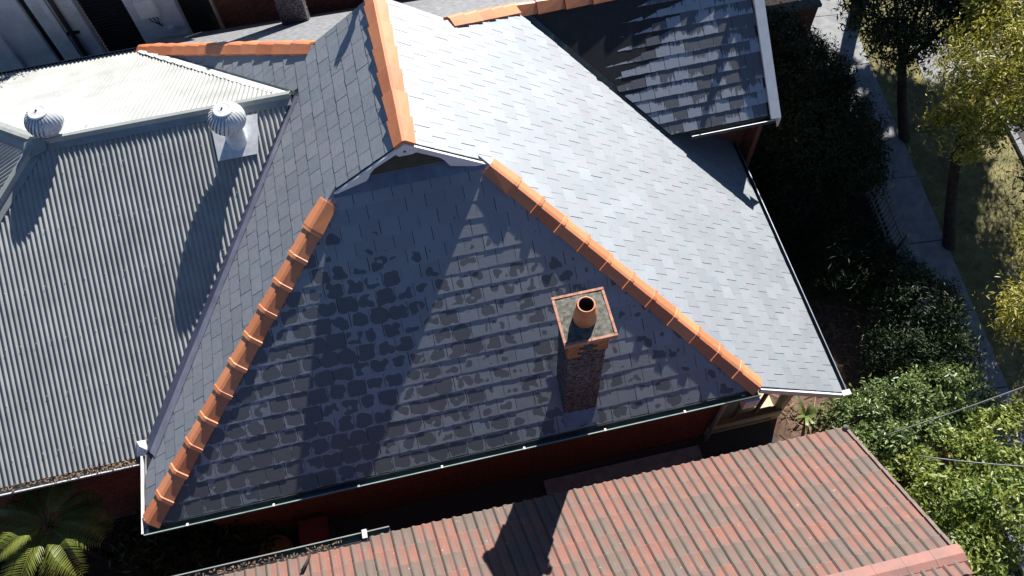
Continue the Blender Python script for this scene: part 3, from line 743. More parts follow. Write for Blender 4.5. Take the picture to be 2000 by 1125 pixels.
# capping of ridge and hips: folded flange each side and a raised roll
def fold_cap(a, b, n1, n2, wd=.17, roll=.055, name='ridge_capping'):
    a = V(a); b = V(b); D = (b-a).normalized(); n1 = V(n1).normalized(); n2 = V(n2).normalized(); up = (n1+n2).normalized()
    s1 = n1.cross(D); s1 = s1 if s1.dot(n2) < 0 else -s1
    s2 = n2.cross(D); s2 = s2 if s2.dot(n1) < 0 else -s2
    prof = [s1*wd+n1*.008, s1*wd+n1*.022, s1*.055+n1*.022, s1*.05+up*.05, s1*.035+up*(.03+roll), s2*.035+up*(.03+roll), s2*.05+up*.05, s2*.055+n2*.022, s2*wd+n2*.022, s2*wd+n2*.008]
    mb = MB(); k = len(prof); mb.add([p+q_ for p in (a, b) for q_ in prof], [(i, i+1, k+i+1, k+i) for i in range(k-1)]); return mb.build(name, M['zinccap'], ext)
RE = V((HX, CY, CZ))
fold_cap(RE, (3.42, CY, CZ), nF, nB)
fold_cap(RE, RE+V((-4.7, -4.7, -4.7*FS)), nF, nW)
fold_cap(RE, RE+V((-4.5, 4.5, -4.5*FS)), nB, nW)
mb = MB(); mb.add([RE+V((.16, 0, .085)), RE+V((.16, -.16, -.03)), RE+V((-.10, -.24, -.06)), RE+V((-.24, -.10, -.06)), RE+V((-.24, .10, -.06)), RE+V((-.10, .24, -.06)), RE+V((.16, .16, -.03)), RE+V((-.02, 0, .10))], [(i, (i+1) % 7, 7) for i in range(7)]); mb.build('hip_junction_cap', M['zinccap'], ext)
# screws on the crests
mb = MB(); rg = random.Random(5)
for row in range(6):
    y = YF+.35+row*.78
    x = -5.2
    while x < 3.3:
        if loF(x)+.05 < y < hiF(x)-.1: 
            p = V((x, y+rg.uniform(-.01, .01), zF(y)))+nF*.017; mb.lathe(p, [(.008, 0), (.007, .004), (.004, .007)], 6, True)
        x += .32 if row % 2 else .24
mb.build('roof_screws', M['galv'], ext, kind='stuff')
gutter((-6, YF+.03, zF(YF)-.03), (-.12, YF+.03, zF(YF)-.03), (0, -1, 0), M['zinccap'], M['galv'], ext, wd=.14, dp=.08, lipw=.02)
gutter((-6, YB-.03, zB(YB)-.02), (-.02, YB-.03, zB(YB)-.02), (0, 1, 0), M['gutterpaint'], M['zinccap'], ext, wd=.10, dp=.08)
brick_wall(ext, (-6, YF+.25, 0), (1, 0, 0), 6.0, GZ, -.2, (0, -1, 0), M['brick'], indiv=60)
# zigzag lead trim along the back valley
d_ = (BLc-CA)
for i in range(14):
    t0, t1 = i/14*.96+.02, (i+1)/14*.96+.02
    a = CA+d_*t0+V((0, 0, .055)); b = CA+d_*t1+V((0, 0, .055)); sd_ = V((-.10, -.06, 0))
    mb = MB(); mb.prism([a, b, b+sd_*1.0, a+sd_*1.25+V((0, 0, .012))], V((0, 0, .003))); mb.build('stepped_flashing', M['galv'], ext)

def turbine(parent, bx, by, bz, top, nrm, flash, r=.295):
    tv = empty('turbine_vent', (bx, by, bz), parent=parent)
    mb = MB(); mb.prism([V(p) for p in flash], V(nrm).normalized()*.004); mb.build('base_flashing', M['galv'], tv)
    zc = top
    mb = MB(); mb.lathe((bx, by, 0), [(.185, bz-.15), (.165, bz+.04), (.158, zc-.23), (.175, zc-.22), (.175, zc-.18), (.15, zc-.17)], 28); mb.build('vent_throat', M['galv'], tv, True)
    mb = MB(); mb.lathe((bx, by, zc), [(.12, -.18), (.16, -.1), (.17, 0), (.15, .1), (.08, .17)], 20, True); mb.build('vent_core', M['darkdoor'], tv, True)
    nb = 26; me = None
    vs = []; m_ = 9; twist = .55
    for i in range(m_+1):
        ph = R_(-52+i*(52+66)/m_); tw = twist*(i/m_)
        rr = r*math.cos(ph); z = .82*r*math.sin(ph)
        half = math.pi/nb*.98
        for k, dr in ((-1, -.03), (0, .004), (1, .004)):
            a = tw+half*k*(1.15 if k < 0 else 1); q_ = rr*(1+dr*4/ (1 if rr > .08 else 2)); vs.append(V((q_*math.cos(a), q_*math.sin(a), z)))
    fs = [(i*3+k, i*3+k+1, (i+1)*3+k+1, (i+1)*3+k) for i in range(m_) for k in range(2)]
    mb = MB(); mb.add(vs, fs); me = mb.mesh('vent_blade', M['galv'], True)
    for b in range(nb):
        o = bpy.data.objects.new('vent_blade', me); link(o, tv, Matrix.Translation((bx, by, zc)) @ Matrix.Rotation(2*math.pi*b/nb, 4, 'Z'))
    zt = .82*r*math.sin(R_(62))
    mb = MB(); mb.lathe((bx, by, zc), [(r*.54, zt-.004), (r*.52, zt+.012), (r*.40, zt+.018), (r*.38, zt+.012), (r*.25, zt+.026), (.02, zt+.034), (.001, zt+.034)], 28); mb.build('vent_dome', M['galv'], tv, True)
    mb = MB(); mb.lathe((bx, by, zc+zt+.034), [(.016, 0), (.016, .02), (.001, .024)], 8); mb.build('spindle_cap', M['redplastic'], tv, True)
def onF(x, y, k=.03): return V((x, y, zF(y)))+nF*k
def onB(x, y, k=.03): return V((x, y, zB(y)))+nB*k
turbine(ext, 2.43, 5.42, zF(5.42)+.02, CZ+.27, nF, [onF(2.06, 5.16), onF(2.72, 5.16), onF(2.84, 5.74), onF(2.06, 5.74)])
turbine(ext, -.47, 6.10, zB(6.10)+.02, CZ+.27, nB, [onB(-.85, 5.98), onB(.02, 5.98), onB(-.02, 6.38), onB(-.85, 6.38)])
# leaf litter in the gutter
def litter(mbn, n, fn, size, mt, name, parent=None, seed=1, label=None, cat=None):
    rg = np.random.default_rng(seed); mb = MB()
    for i in range(n):
        p = V(fn(rg)); d = V(rg.normal(size=3)); d.z *= .35; d.normalize(); e = d.cross(V((rg.normal()*.4, rg.normal()*.4, 1))).normalized(); l = size*rg.uniform(.5, 1.5); wd_ = l*rg.uniform(.18, .45)
        mb.add([p-d*l, p+e*wd_, p+d*l, p-e*wd_], [(0, 1, 2, 3)])
    o = mb.build(name, mt, parent, kind='stuff'); return o
litter(None, 420, lambda r: (-.15-abs(r.normal())*1.4, YF-.04+r.uniform(-.06, .08), zF(YF)-.02+r.uniform(0, .03)), .03, M['litter'], 'leaf_litter', ext, 3)

# ================================================================== NEIGHBOUR WITH CONCRETE TILE ROOF
nb = empty('tiled_roof_house', (6, -3, GZ), 'neighbouring house in the foreground with a mottled red and brown concrete tile roof', 'house')
NS = .465; NY = -1.09; NZ = .42
class Obl(Plane):
    def __init__(s, O, U, Vv, N): s.O = V(O); s.U = V(U); s.Vv = V(Vv); s.N = V(N).normalized()
vd = V((.13, -1, NS)); vd = vd/V((0, -1, NS)).length
P_N = Obl((0, NY, NZ), (1, 0, 0), vd, (0, NS, 1))
base_ = [P_N.P(-3, .0, -.01), P_N.P(10.86, .0, -.01), P_N.P(10.86, 2.55, -.01), P_N.P(-3, 2.55, -.01)]
ns = slab('roof_slope', base_[::-1], (0, NS, 1), M['underlay'], nb, th=.03)
TW, TE = .31, .305; NU = 20
tv_ = []
for k in range(6):
    rg = random.Random(k+40); vs = []; uvs = []
    dz = rg.uniform(-.002, .003)
    for j, dvv in enumerate((0, TE*1.08)):
        for i in range(NU+1):
            f = i/NU; ph = (f*2) % 1.0 if f < 1 else 1.0
            hump = math.sin(math.pi*ph/.52)**.7 if 0 < ph < .52 else .12*(ph-.52)/.48
            h = .012+.026*hump+(.010+dz if j == 0 else 0)+(f-.5)*.003
            vs.append(P_N.U*(f*TW)+P_N.Vv*(dvv+(.004*math.sin(9*f+k) if j == 0 else 0))+P_N.N*h); uvs.append((f, dvv/TE))
    for i in range(NU+1): vs.append(vs[i]-P_N.N*.016-P_N.Vv*.002); uvs.append((i/NU, 0))
    n1 = NU+1; fs = [(i, i+1, n1+i+1, n1+i) for i in range(NU)]+[(2*n1+i, 2*n1+i+1, i+1, i) for i in range(NU)]
    mb = MB(); mb.uv = []; mb.add(vs, fs, uvs); me = mb.mesh('roof_tile', M['contile']); tv_.append(me)
    me.polygons.foreach_set('use_smooth', [i < NU for i in range(len(me.polygons))])
cnt = 0; stv = MB(); stv.uv = []
NR_ = 8
def tile_at(i, r):
    x = 10.86-(i+1)*TW+.0
    return P_N.P(x, r*TE-(.03 if x > 3.3 else -.05))
allt = []
for r in range(NR_+1):
    for i in range(45):
        O = tile_at(i, r); q_ = proj(O+P_N.U*.15+P_N.Vv*.15); allt.append((not(-20 < q_[0] < 2020 and -20 < q_[1] < 1150), r, i, O))
allt.sort(key=lambda a: (a[0], a[1], a[2]))
for out_, r, i, O in allt:
    k = random.randrange(6)
    if not out_ and cnt < 300: cnt += 1; link(bpy.data.objects.new('roof_tile', tv_[k]), ns, Matrix.Translation(O))
    else:
        me = tv_[k]; b = [V(v_.co)+O for v_ in me.vertices]
        f_ = [tuple(p.vertices) for p in me.polygons]
        us = [None]*len(b)
        for lp, uvd in zip(me.loops, me.uv_layers[0].data): us[lp.vertex_index] = tuple(uvd.uv)
        stv.add(b, f_, us)
so_ = stv.build('roof_tile_courses', M['contile'], ns, kind='stuff')
# verge tiles down the right-hand edge
for r in range(8):
    a = P_N.P(10.86, r*TE-.02); b = P_N.P(10.86, (r+1)*TE+.01)
    mb = MB(); up = P_N.N
    mb.add([a+up*.055, a+up*.055+V((.05, 0, -.004)), a+V((.055, 0, -.10)), b+up*.042, b+up*.042+V((.05, 0, -.004)), b+V((.055, 0, -.10)), a-V((.0, 0, .02)), b-V((0, 0, .02))],
           [(0, 1, 4, 3), (1, 2, 5, 4), (6, 0, 3, 7), (6, 2, 1, 0)]); mb.build('verge_tile', M['vergetile'], nb)
ra = P_N.P(-3, 2.50, .02); rb = P_N.P(10.93, 2.50, .02)
M['ridgepaint'] = simple('worn_red_ridge_tile', (.31, .135, .11), .7, .2, 5, bmp=.2, col2=(.23, .12, .105))
nN = V((0, NS, 1)).normalized(); nN2 = V((0, -NS, 1)).normalized()
n_ = 34; D = (rb-ra); l = D.length/n_; D.normalize()
for i in range(n_):
    mb = MB(); vs = []
    for s_ in (0, l-.003):
        for dy, dz in ((.19, -.06), (.185, -.015), (.05, .055), (-.05, .055), (-.185, -.015), (-.19, -.06)): vs.append(ra+D*(l*i+s_)+V((0, dy, dz-.02+random.uniform(-.0015, .0015))))
    fs = [(j, j+1, 7+j, 6+j) for j in range(5)]+[tuple(range(5, -1, -1)), tuple(range(6, 12))]
    mb.add(vs, fs); mb.build('ridge_tile', M['ridgepaint'], nb)
fp = slab('roof_slope', [P_N.P(-3, 2.55), P_N.P(10.93, 2.55), P_N.P(10.93, 2.55)+V((.2, -3, -1.4)), P_N.P(-3, 2.55)+V((.2, -3, -1.4))], (0, -NS, 1), M['ridgepaint'], nb)
gutter((-3, NY+.02, NZ-.07), (3.72, NY+.02, NZ-.07), (0, 1, 0), M['gutterpaint'], M['zinccap'], nb, wd=.12, dp=.09, brackets=0)
mb = MB(); mb.box((3.35, NY+.11, NZ-.04), .07, .13, .05); mb.build('gutter_joint', M['galv'], nb)
litter(None, 500, lambda r: (r.uniform(-1, 3.0), NY+.04+r.uniform(-.07, .05), NZ-.02+r.uniform(-.02, .04)), .022, M['litter'], 'leaf_litter', nb, 9)
brick_wall(nb, (-3, NY-.35, 0), (1, 0, 0), 13.7, GZ, NZ-.1, (0, 1, 0), M['brick'])
brick_wall(nb, (10.7, NY-.35, 0), (.0, -1, 0), 4.5, GZ, NZ-.0, (1, 0, 0), M['brick'])
mb = MB(); mb.prism([P_N.P(10.80, 0, -.02), P_N.P(10.80, 2.5, -.02), P_N.P(10.80, 2.5, -.2), P_N.P(10.80, 0, -.2)], V((.05, 0, 0))); mb.build('barge_board', M['creamdark'], nb)
mb = MB(); mb.lathe(P_N.P(10.88, .02, .05), [(.05, -.05), (.055, 0), (.03, .03), (.001, .035)], 10); mb.build('verge_end_cap', M['cement'], nb, True)
mb = MB(); mb.tube([P_N.P(2.55, .06, .07), P_N.P(2.48, .22, .10), P_N.P(2.40, .34, .08)], [.012, .02, .03], 6); mb.build('fallen_seed_pod', M['bark'], nb, True)

# ================================================================== BUILDINGS BEHIND
WY = 12.0
wbld = empty('white_painted_building', (-2, 12.3, GZ), 'two-storey building of white painted brick in shade behind the corrugated roof, with dark doorways', 'building')
TOP = 1.15
def wpanel(x0, x1, z0, z1, y=WY, mt='whitebrick', name='wall_panel', th=.25, par=None):
    mb = MB(); mb.box(((x0+x1)/2, y+th/2, (z0+z1)/2), x1-x0, th, z1-z0); return mb.build(name, M[mt], par or wbld)
for x0, x1 in ((-9, -2.50), (-2.34, -1.43), (-.43, .63)):
    wl = wpanel(x0, x1, GZ, TOP)
    st = MB(); z = -2.4
    r = 0
    while z < TOP-.08:
        x = x0-(r % 2)*.12
        while x < x1:
            a, b = max(x, x0), min(x+.24, x1)
            if b-a > .03: st.box(((a+b)/2, WY-.002, z+.04), b-a-.009, .010, .077)
            x += .24
        z += .086; r += 1
    st.build('brick_courses', M['whitebrick'], wl, kind='stuff')
wpanel(-2.50, -2.34, GZ, TOP, WY+.12, 'darkdoor', 'recess')
wpanel(-1.43, -.43, GZ, TOP, WY+.30, 'darkdoor', 'door_recess')
for i in range(26):
    z = -1.9+i*.09; mb = MB(); mb.box((-.93, WY+.28, z), 1.0, .03, .07, Matrix.Rotation(.5, 3, 'X')); mb.build('shutter_slat', M['darkdoor'], wbld)
wpanel(.63, 1.42, GZ, TOP, WY+.25, 'darkdoor', 'door_recess')
mb = MB(); mb.box((1.42, WY+.02, -1.2), .05, .30, 4.6); mb.build('door_jamb', M['cream'], wbld)
mb = MB(); mb.tube([(-1.80, WY-.09, TOP), (-1.80, WY-.09, -1.9)], .055, 10); mb.build('downpipe', M['darkdoor'], wbld, True)
mb = MB(); mb.box((-1.80, WY-.03, -.68), .30, .05, .06); mb.build('pipe_bracket', M['darkdoor'], wbld)
mb = MB(); mb.box((-1.99, WY-.05, -.6), .12, .10, 3.5); mb.build('wall_pier', M['whitebrick'], wbld)
mb = MB(); mb.box((-3.32, WY-.06, -.6), .16, .11, 3.5); mb.build('wall_pier', M['whitebrick'], wbld)
mbx = MB(); mbx.box((.02, WY-.09, -.30), .42, .17, .46); box_ = mbx.build('meter_box', M['white'], wbld)
mb = MB(); mb.box((.02, WY-.185, -.30), .36, .012, .40); mb.build('box_door', M['white'], box_)
for k in range(3):
    mb = MB(); mb.tube([(-.04+k*.07, WY-.10, -.53), (-.02+k*.08, WY-.10, -.68+k*.02), (.05+k*.03, WY-.06, -.80), (.14, WY-.03, -.95)], .011, 6); mb.build('conduit', M['darkdoor'], box_, True)
mb = MB(); mb.box((.30, WY-.05, -1.05), .12, .08, .12); mb.build('junction_box', M['whitebrick'], wbld)
mb = MB(); mb.box((-3.5, WY+.8, TOP+.05), 11, 2.2, .1); mb.build('parapet', M['whitebrick'], wbld)
# lean-to roof of ribbed steel
n0 = V((0, -.35, 1)).normalized()
for i in range(10):
    x0 = -1.86+i*.26; 
    mb = MB(); q4 = [V((x0, 11.25, -1.72)), V((x0+.255, 11.25, -1.72)), V((x0+.255, 11.97, -1.45)), V((x0, 11.97, -1.45))]
    mb.prism([p-n0*.01 for p in q4], n0*.01)
    for dx in (.02, .10, .18): mb.bar(V((x0+dx, 11.25, -1.715)), V((x0+dx, 11.97, -1.445)), .025 if dx > .05 else .04, .03 if dx > .05 else .05)
    mb.build('lean_to_sheet', M['valley'], wbld)
bb = empty('brick_house_behind', (3.4, 12.3, GZ), 'dark red-brown brick wall of the house behind the far chimney', 'house')
brick_wall(bb, (1.46, WY-.02, 0), (1, 0, 0), 8.5, GZ, .9, (0, -1, 0), M['brick'], indiv=280)

# ================================================================== GROUND AND STREET
def sheet(name, pts, mt, z):
    mb = MB(); mb.add([V((x, y, z)) for x, y in pts], [tuple(range(len(pts)))]); o = mb.build(name, mt, origin=V((pts[0][0], pts[0][1], z))); o['kind'] = 'structure'; return o
sheet('ground', [(-300, -300), (300, -300), (300, 300), (-300, 300)], M['soil'], GZ)
D2 = V((-.108, -.994, 0)).normalized(); RX = V((D2.y*-1, D2.x, 0))   # across the street, to the right
RX = V((.994, -.108, 0)).normalized()
PE = V((17.43, 11.26, 0))             # right edge of the footpath
def street(u, s): return PE + D2*s + RX*u
sheet('grass_verge', [tuple(street(0, -20))[:2], tuple(street(0, 26))[:2], tuple(street(2.6, 26))[:2], tuple(street(2.6, -20))[:2]], M['grassground'], GZ+.008)
sheet('road', [tuple(street(2.75, -40))[:2], tuple(street(2.75, 40))[:2], tuple(street(10, 40))[:2], tuple(street(10, -40))[:2]], M['asphalt'], GZ+.004)
fpth = empty('footpath', street(-.6, 5)+V((0, 0, GZ))); fpth['kind'] = 'structure'
for i in range(-3, 14):
    s0 = .55+i*1.80; p = [street(-1.17, s0+.012), street(-1.17, s0+1.788), street(0, s0+1.788), street(0, s0+.012)]
    dz = random.uniform(-.006, .006)
    mb = MB(); mb.prism([V((q_.x, q_.y, GZ+.0)) for q_ in p][::-1], V((0, 0, .045+dz))); mb.build('paving_slab', M['concrete'], fpth)
kb = empty('kerb', street(2.68, 5)+V((0, 0, GZ))); kb['kind'] = 'structure'
for i in range(-4, 12):
    mb = MB(); mb.bar(street(2.68, i*1.8)+V((0, 0, GZ+.03)), street(2.68, i*1.8+1.79)+V((0, 0, GZ+.03)), .14, .14); mb.build('kerb_stone', M['concrete'], kb)
dw_ = sheet('driveway', [tuple(street(0.02, 2.0))[:2], tuple(street(0.02, 3.6))[:2], tuple(street(2.6, 3.3))[:2], tuple(street(2.6, 1.6))[:2]], M['concrete'], GZ+.02)
dw_.location.x += 1.2
# grass
rg = np.random.default_rng(4); mb = MB()
for i in range(9000):
    u, s_ = rg.uniform(.02, 2.55), rg.uniform(-2, 11.5); p = street(u, s_)+V((0, 0, GZ+.008)); a = rg.uniform(0, 6.28); h = rg.uniform(.03, .10)
    e = V((math.cos(a), math.sin(a), 0))*.008; ln = V((rg.normal()*.5, rg.normal()*.5, 1))*h
    mb.add([p-e, p+e, p+ln], [(0, 1, 2)])
g_ = mb.build('verge_grass', M['grass'], kind='stuff'); tag(g_, 'dry yellowish grass growing beside the concrete footpath', 'grass')
# mulch and sticks on the garden bed by the corner of the house
mb = MB(); vs = []; nx = 20
for i in range(nx+1):
    for j in range(nx+1):
        x = 11.2+i/nx*3.4; y = -1.2+j/nx*4.4; e = min(i, nx-i, j, nx-j)/nx; vs.append(V((x, y, GZ-.01+min(e*3, .35)*.4+rg.uniform(0, .03))))
mb.add(vs, [(i*(nx+1)+k, (i+1)*(nx+1)+k, (i+1)*(nx+1)+k+1, i*(nx+1)+k+1) for i in range(nx) for k in range(nx)]); o = mb.build('garden_bed', M['mulch'], smooth=True); o['kind'] = 'structure'
def sticks(n, fn, mt, name, label, cat, seed, l0=.1, l1=.5, r=.006):
    rg = np.random.default_rng(seed); mb = MB()
    for i in range(n):
        p = V(fn(rg)); a = rg.uniform(0, 6.28); l = rg.uniform(l0, l1); d = V((math.cos(a), math.sin(a), rg.normal()*.18)); 
        mid = p+d*l/2+V((rg.normal()*.02, rg.normal()*.02, rg.uniform(0, .03)))
        mb.tube([p, mid, p+d*l], [r*rg.uniform(.6, 1.6)]*3, 4)
    o = mb.build(name, mt, kind='stuff'); tag(o, label, cat); return o
sticks(420, lambda r: (11.5+r.uniform(0, 2.9), -.8+r.uniform(0, 3.4), GZ+.12+r.uniform(0, .1)), M['straw'], 'dry_sticks', 'dry sticks and bark strips on the garden bed by the roof corner', 'garden debris', 2)

# ================================================================== PLANTS
def leaves(name, mt, blobs, n, size, parent=None, seed=1, clump=.22, wid=.5, inner=.55, up=.35, kind=None, nclump=None):
    """many leaf-sized faces gathered in clumps on the surface and through the volume of ellipsoids"""
    rg = np.random.default_rng(seed)
    B_ = np.array([b[:3] for b in blobs]); Rr = np.array([b[3:6] for b in blobs]); pr = (Rr[:, 0]*Rr[:, 1]+Rr[:, 1]*Rr[:, 2]+Rr[:, 0]*Rr[:, 2]); pr = pr/pr.sum()
    nc = nclump or max(8, n//26)
    bi = rg.choice(len(blobs), nc, p=pr); d = rg.normal(size=(nc, 3)); d[:, 2] = np.where(d[:, 2] < -.2, -d[:, 2]*.6, d[:, 2]); d /= np.linalg.norm(d, axis=1)[:, None]
    rad = inner+(1.05-inner)*rg.random(nc)**.45; cc = B_[bi]+d*Rr[bi]*rad[:, None]
    k = rg.integers(0, nc, n); csz = clump*(.5+rg.random(nc))
    c = cc[k]+rg.normal(size=(n, 3))*csz[k][:, None]*.5
    c[:, 2] = np.maximum(c[:, 2], GZ+.03)
    nrm = d[k]*.7+rg.normal(size=(n, 3))*.6; nrm[:, 2] += up; nrm /= np.linalg.norm(nrm, axis=1)[:, None]
    t = rg.normal(size=(n, 3)); t -= nrm*(t*nrm).sum(1)[:, None]; t /= np.linalg.norm(t, axis=1)[:, None]; b = np.cross(nrm, t)
    l = size*(.6+.8*rg.random(n))[:, None]; w_ = l*wid
    v0 = c-t*l; v1 = c-b*w_*.5+nrm*l*.10-t*l*.15; v2 = c+t*l-nrm*l*.15; v3 = c+b*w_*.5+nrm*l*.10-t*l*.15
    vs = np.stack([v0, v1, v2, v3], 1).reshape(-1, 3)
    org = B_.mean(0); org[2] = B_[:, 2].min(); vs = vs-org
    me = bpy.data.meshes.new(name); me.vertices.add(4*n); me.vertices.foreach_set('co', vs.ravel().astype(np.float32))
    idx = np.arange(4*n).reshape(-1, 4); tri = np.concatenate([idx[:, [0, 1, 2]], idx[:, [0, 2, 3]]], 1).reshape(-1, 3)
    me.loops.add(tri.size); me.loops.foreach_set('vertex_index', tri.ravel().astype(np.int32))
    me.polygons.add(len(tri)); me.polygons.foreach_set('loop_start', np.arange(0, tri.size, 3, dtype=np.int32)); me.polygons.foreach_set('loop_total', np.full(len(tri), 3, dtype=np.int32))
    me.materials.append(mt); me.update(); me.validate()
    o = bpy.data.objects.new(name, me); link(o, parent, Matrix.Translation(V(org)))
    return o
def tree(name, label, cat, base, fork, blobs, mt, n, size, seed, r=.12, group=None, **kw):
    t = empty(name, base, label, cat, group); base = V(base); fork = V(fork); rg = random.Random(seed)
    mb = MB(); mid = base.lerp(fork, .5)+V((rg.uniform(-.06, .06), rg.uniform(-.06, .06), 0)); mb.tube([base-V((0, 0, .05)), base+V((0, 0, .05)), mid, fork], [r*1.5, r*1.15, r*.95, r*.8], 10); mb.build('trunk', M['bark'], t, True)
    for b in blobs:
        c = V(b[:3]); mb = MB(); m1 = fork.lerp(c, .5)+V((rg.uniform(-.1, .1), rg.uniform(-.1, .1), .05)); mb.tube([fork, m1, c], [r*.6, r*.35, r*.12], 6)
        for q_ in range(6):
            e = V((c.x+rg.uniform(-1, 1)*b[3]*.8, c.y+rg.uniform(-1, 1)*b[4]*.8, c.z+rg.uniform(-.2, .9)*b[5])); s_ = m1.lerp(c, rg.random()); mb.tube([s_, s_.lerp(e, .6)+V((0, 0, .05)), e], [r*.16, r*.1, r*.03], 4)
        mb.build('branch', M['bark'], t, True)
    leaves('crown', mt, blobs, n, size, t, seed, **kw); return t
def shrub(name, label, cat, blobs, mt, n, size, seed, stems=6, **kw):
    c = V(blobs[0][:3]); t = empty(name, (c.x, c.y, GZ), label, cat); rg = random.Random(seed); mb = MB()
    for b in blobs:
        for i in range(stems):
            e = V((b[0]+rg.uniform(-.7, .7)*b[3], b[1]+rg.uniform(-.7, .7)*b[4], b[2]+rg.uniform(0, .7)*b[5])); s_ = V((b[0]+rg.uniform(-.3, .3), b[1]+rg.uniform(-.3, .3), GZ)); mb.tube([s_, s_.lerp(e, .5)+V((rg.uniform(-.1, .1), rg.uniform(-.1, .1), 0)), e], [.03, .02, .006], 5)
    mb.build('stems', M['bark'], t, True); leaves('foliage', mt, blobs, n, size, t, seed, **kw); return t

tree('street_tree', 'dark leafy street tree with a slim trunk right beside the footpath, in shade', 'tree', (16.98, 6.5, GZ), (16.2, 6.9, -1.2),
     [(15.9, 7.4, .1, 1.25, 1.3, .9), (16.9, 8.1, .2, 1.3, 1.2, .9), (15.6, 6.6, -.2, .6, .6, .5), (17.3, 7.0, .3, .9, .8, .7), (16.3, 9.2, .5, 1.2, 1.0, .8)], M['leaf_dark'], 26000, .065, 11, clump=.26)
tree('street_tree', 'sunlit yellow-green street tree at the right edge, bushy and loose', 'tree', (16.6, 3.4, GZ), (16.0, 4.2, -.9),
     [(16.5, 5.0, .4, 1.0, 1.1, .7), (17.3, 5.6, .6, 1.2, 1.2, .8), (17.3, 4.6, .1, .9, .8, .6), (15.9, 4.3, -.3, .7, .6, .5), (17.9, 6.4, .4, .9, .9, .7)], M['leaf_yellow'], 26000, .05, 12, clump=.24, nclump=420, wid=.6)
tree('street_tree', 'olive street tree farther from the path, mostly behind the sunlit yellow-green one', 'tree', (20.2, 4.2, GZ), (19.3, 4.4, -1.2),
     [(18.9, 4.6, -.9, 1.3, 1.1, .7), (19.2, 6.2, -.3, 1.3, 1.2, .8), (18.0, 3.0, -1.2, 1.0, .9, .6), (20.4, 3.4, -.6, 1.2, 1.2, .8), (19.6, 8.2, .0, 1.4, 1.3, .9)], M['leaf_olive'], 24000, .06, 16, clump=.28)
tree('street_tree', 'yellow-olive tree low on the right edge beyond the footpath', 'tree', (17.2, .9, GZ), (16.4, 1.2, -1.4),
     [(15.6, .5, -1.0, .6, .5, .5), (16.1, .2, -.6, .8, .7, .6), (16.9, 1.4, -1.0, .9, 1.0, .6), (17.6, 2.2, -1.4, .9, .8, .5)], M['leaf_yellow'], 14000, .05, 13, clump=.28)
tree('street_tree', 'tall tree standing beyond the top edge, seen by the shade it casts', 'tree', (18.6, 12.2, GZ), (18.3, 11.9, .5),
     [(17.6, 11.3, 3.0, 1.7, 1.4, 1.2), (19.3, 11.6, 3.3, 1.6, 1.5, 1.4), (16.0, 11.7, 2.0, 1.4, 1.2, 1.0), (20.6, 10.4, 3.0, 1.2, 1.2, 1.0), (21, 14.5, 3.6, 2.6, 2.4, 1.6), (18.5, 15.5, 3.6, 2.2, 2.2, 1.4), (17.3, 13.4, 2.4, 1.5, 1.5, 1.2)], M['leaf_olive'], 30000, .21, 14, r=.2, clump=.4, wid=.8)
tree('backyard_tree', 'tree behind the white building, casting soft shade on the corrugated roof', 'tree', (1.2, 16.5, GZ), (.2, 16.0, 1.5),
     [(-.9, 14.9, 4.0, 1.1, 1.0, .7), (-2.8, 14.6, 4.0, 1.8, 1.3, .9), (-5, 14.4, 3.9, 1.6, 1.3, .9)], M['leaf_olive'], 12000, .10, 15, r=.18, clump=.35)
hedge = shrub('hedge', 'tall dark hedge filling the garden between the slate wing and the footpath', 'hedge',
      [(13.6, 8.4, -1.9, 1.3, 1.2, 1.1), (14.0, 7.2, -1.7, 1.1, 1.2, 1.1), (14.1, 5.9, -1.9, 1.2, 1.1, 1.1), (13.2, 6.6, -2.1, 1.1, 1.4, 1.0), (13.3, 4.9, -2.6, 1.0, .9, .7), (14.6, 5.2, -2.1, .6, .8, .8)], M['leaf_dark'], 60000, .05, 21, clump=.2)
shrub('shrub', 'dark spiky shrub in the shaded garden beside the picket fence', 'shrub', [(13.7, 3.3, -2.8, 1.0, 1.0, .7), (14.4, 2.5, -2.7, .7, .7, .6)], M['leaf_dark'], 12000, .07, 22, clump=.2, wid=.25)
shrub('shrub', 'mid-green shrub by the footpath, partly in sun', 'shrub', [(14.4, 1.5, -2.3, .8, .9, .9), (13.9, .7, -2.4, .8, .8, .8), (14.7, .6, -2.5, .55, .7, .7)], M['leaf_dark'], 22000, .045, 23, clump=.18)
shrub('shrub', 'glossy light-leaved shrub in full sun at the corner of the slate roof', 'shrub', [(12.4, -.5, -2.3, 1.0, .6, .8), (13.4, -.3, -2.2, 1.0, .6, .8), (14.2, -.4, -2.3, .8, .6, .8), (11.9, -1.0, -2.2, .6, .5, .7), (12.8, -1.1, -1.9, .8, .5, .7)], M['leaf_gloss'], 17000, .046, 24, clump=.17, inner=.72, wid=.75, nclump=330)
shrub('shrub', 'yellowish shrub under the two cables beside the tiled roof', 'shrub', [(13.3, -1.8, -1.6, .9, .6, .7), (14.4, -1.5, -1.6, .8, .6, .7), (12.4, -1.75, -1.6, .5, .4, .6)], M['leaf_bright'], 8500, .050, 25, clump=.18, inner=.7, wid=.8, nclump=170)
shrub('shrub', 'bright green shrub overhanging the lower right corner behind the tiled roof', 'shrub', [(12.5, -2.5, -1.0, .7, .6, .8), (13.3, -2.8, -1.0, .8, .7, .9), (12.3, -3.2, -1.1, .7, .7, .8), (13.8, -2.2, -1.3, .6, .6, .7)], M['leaf_bright'], 15000, .048, 26, clump=.17, inner=.72, wid=.8, nclump=320)
shrub('shrub', 'shaded broad-leaved shrub growing in the side passage under the house corner', 'shrub', [(-.2, .4, -2.6, .9, .6, .7), (.6, .1, -2.7, .6, .4, .6), (-.9, .2, -2.5, .6, .6, .7)], M['leaf_dark'], 1800, .09, 27, clump=.3, wid=.6)

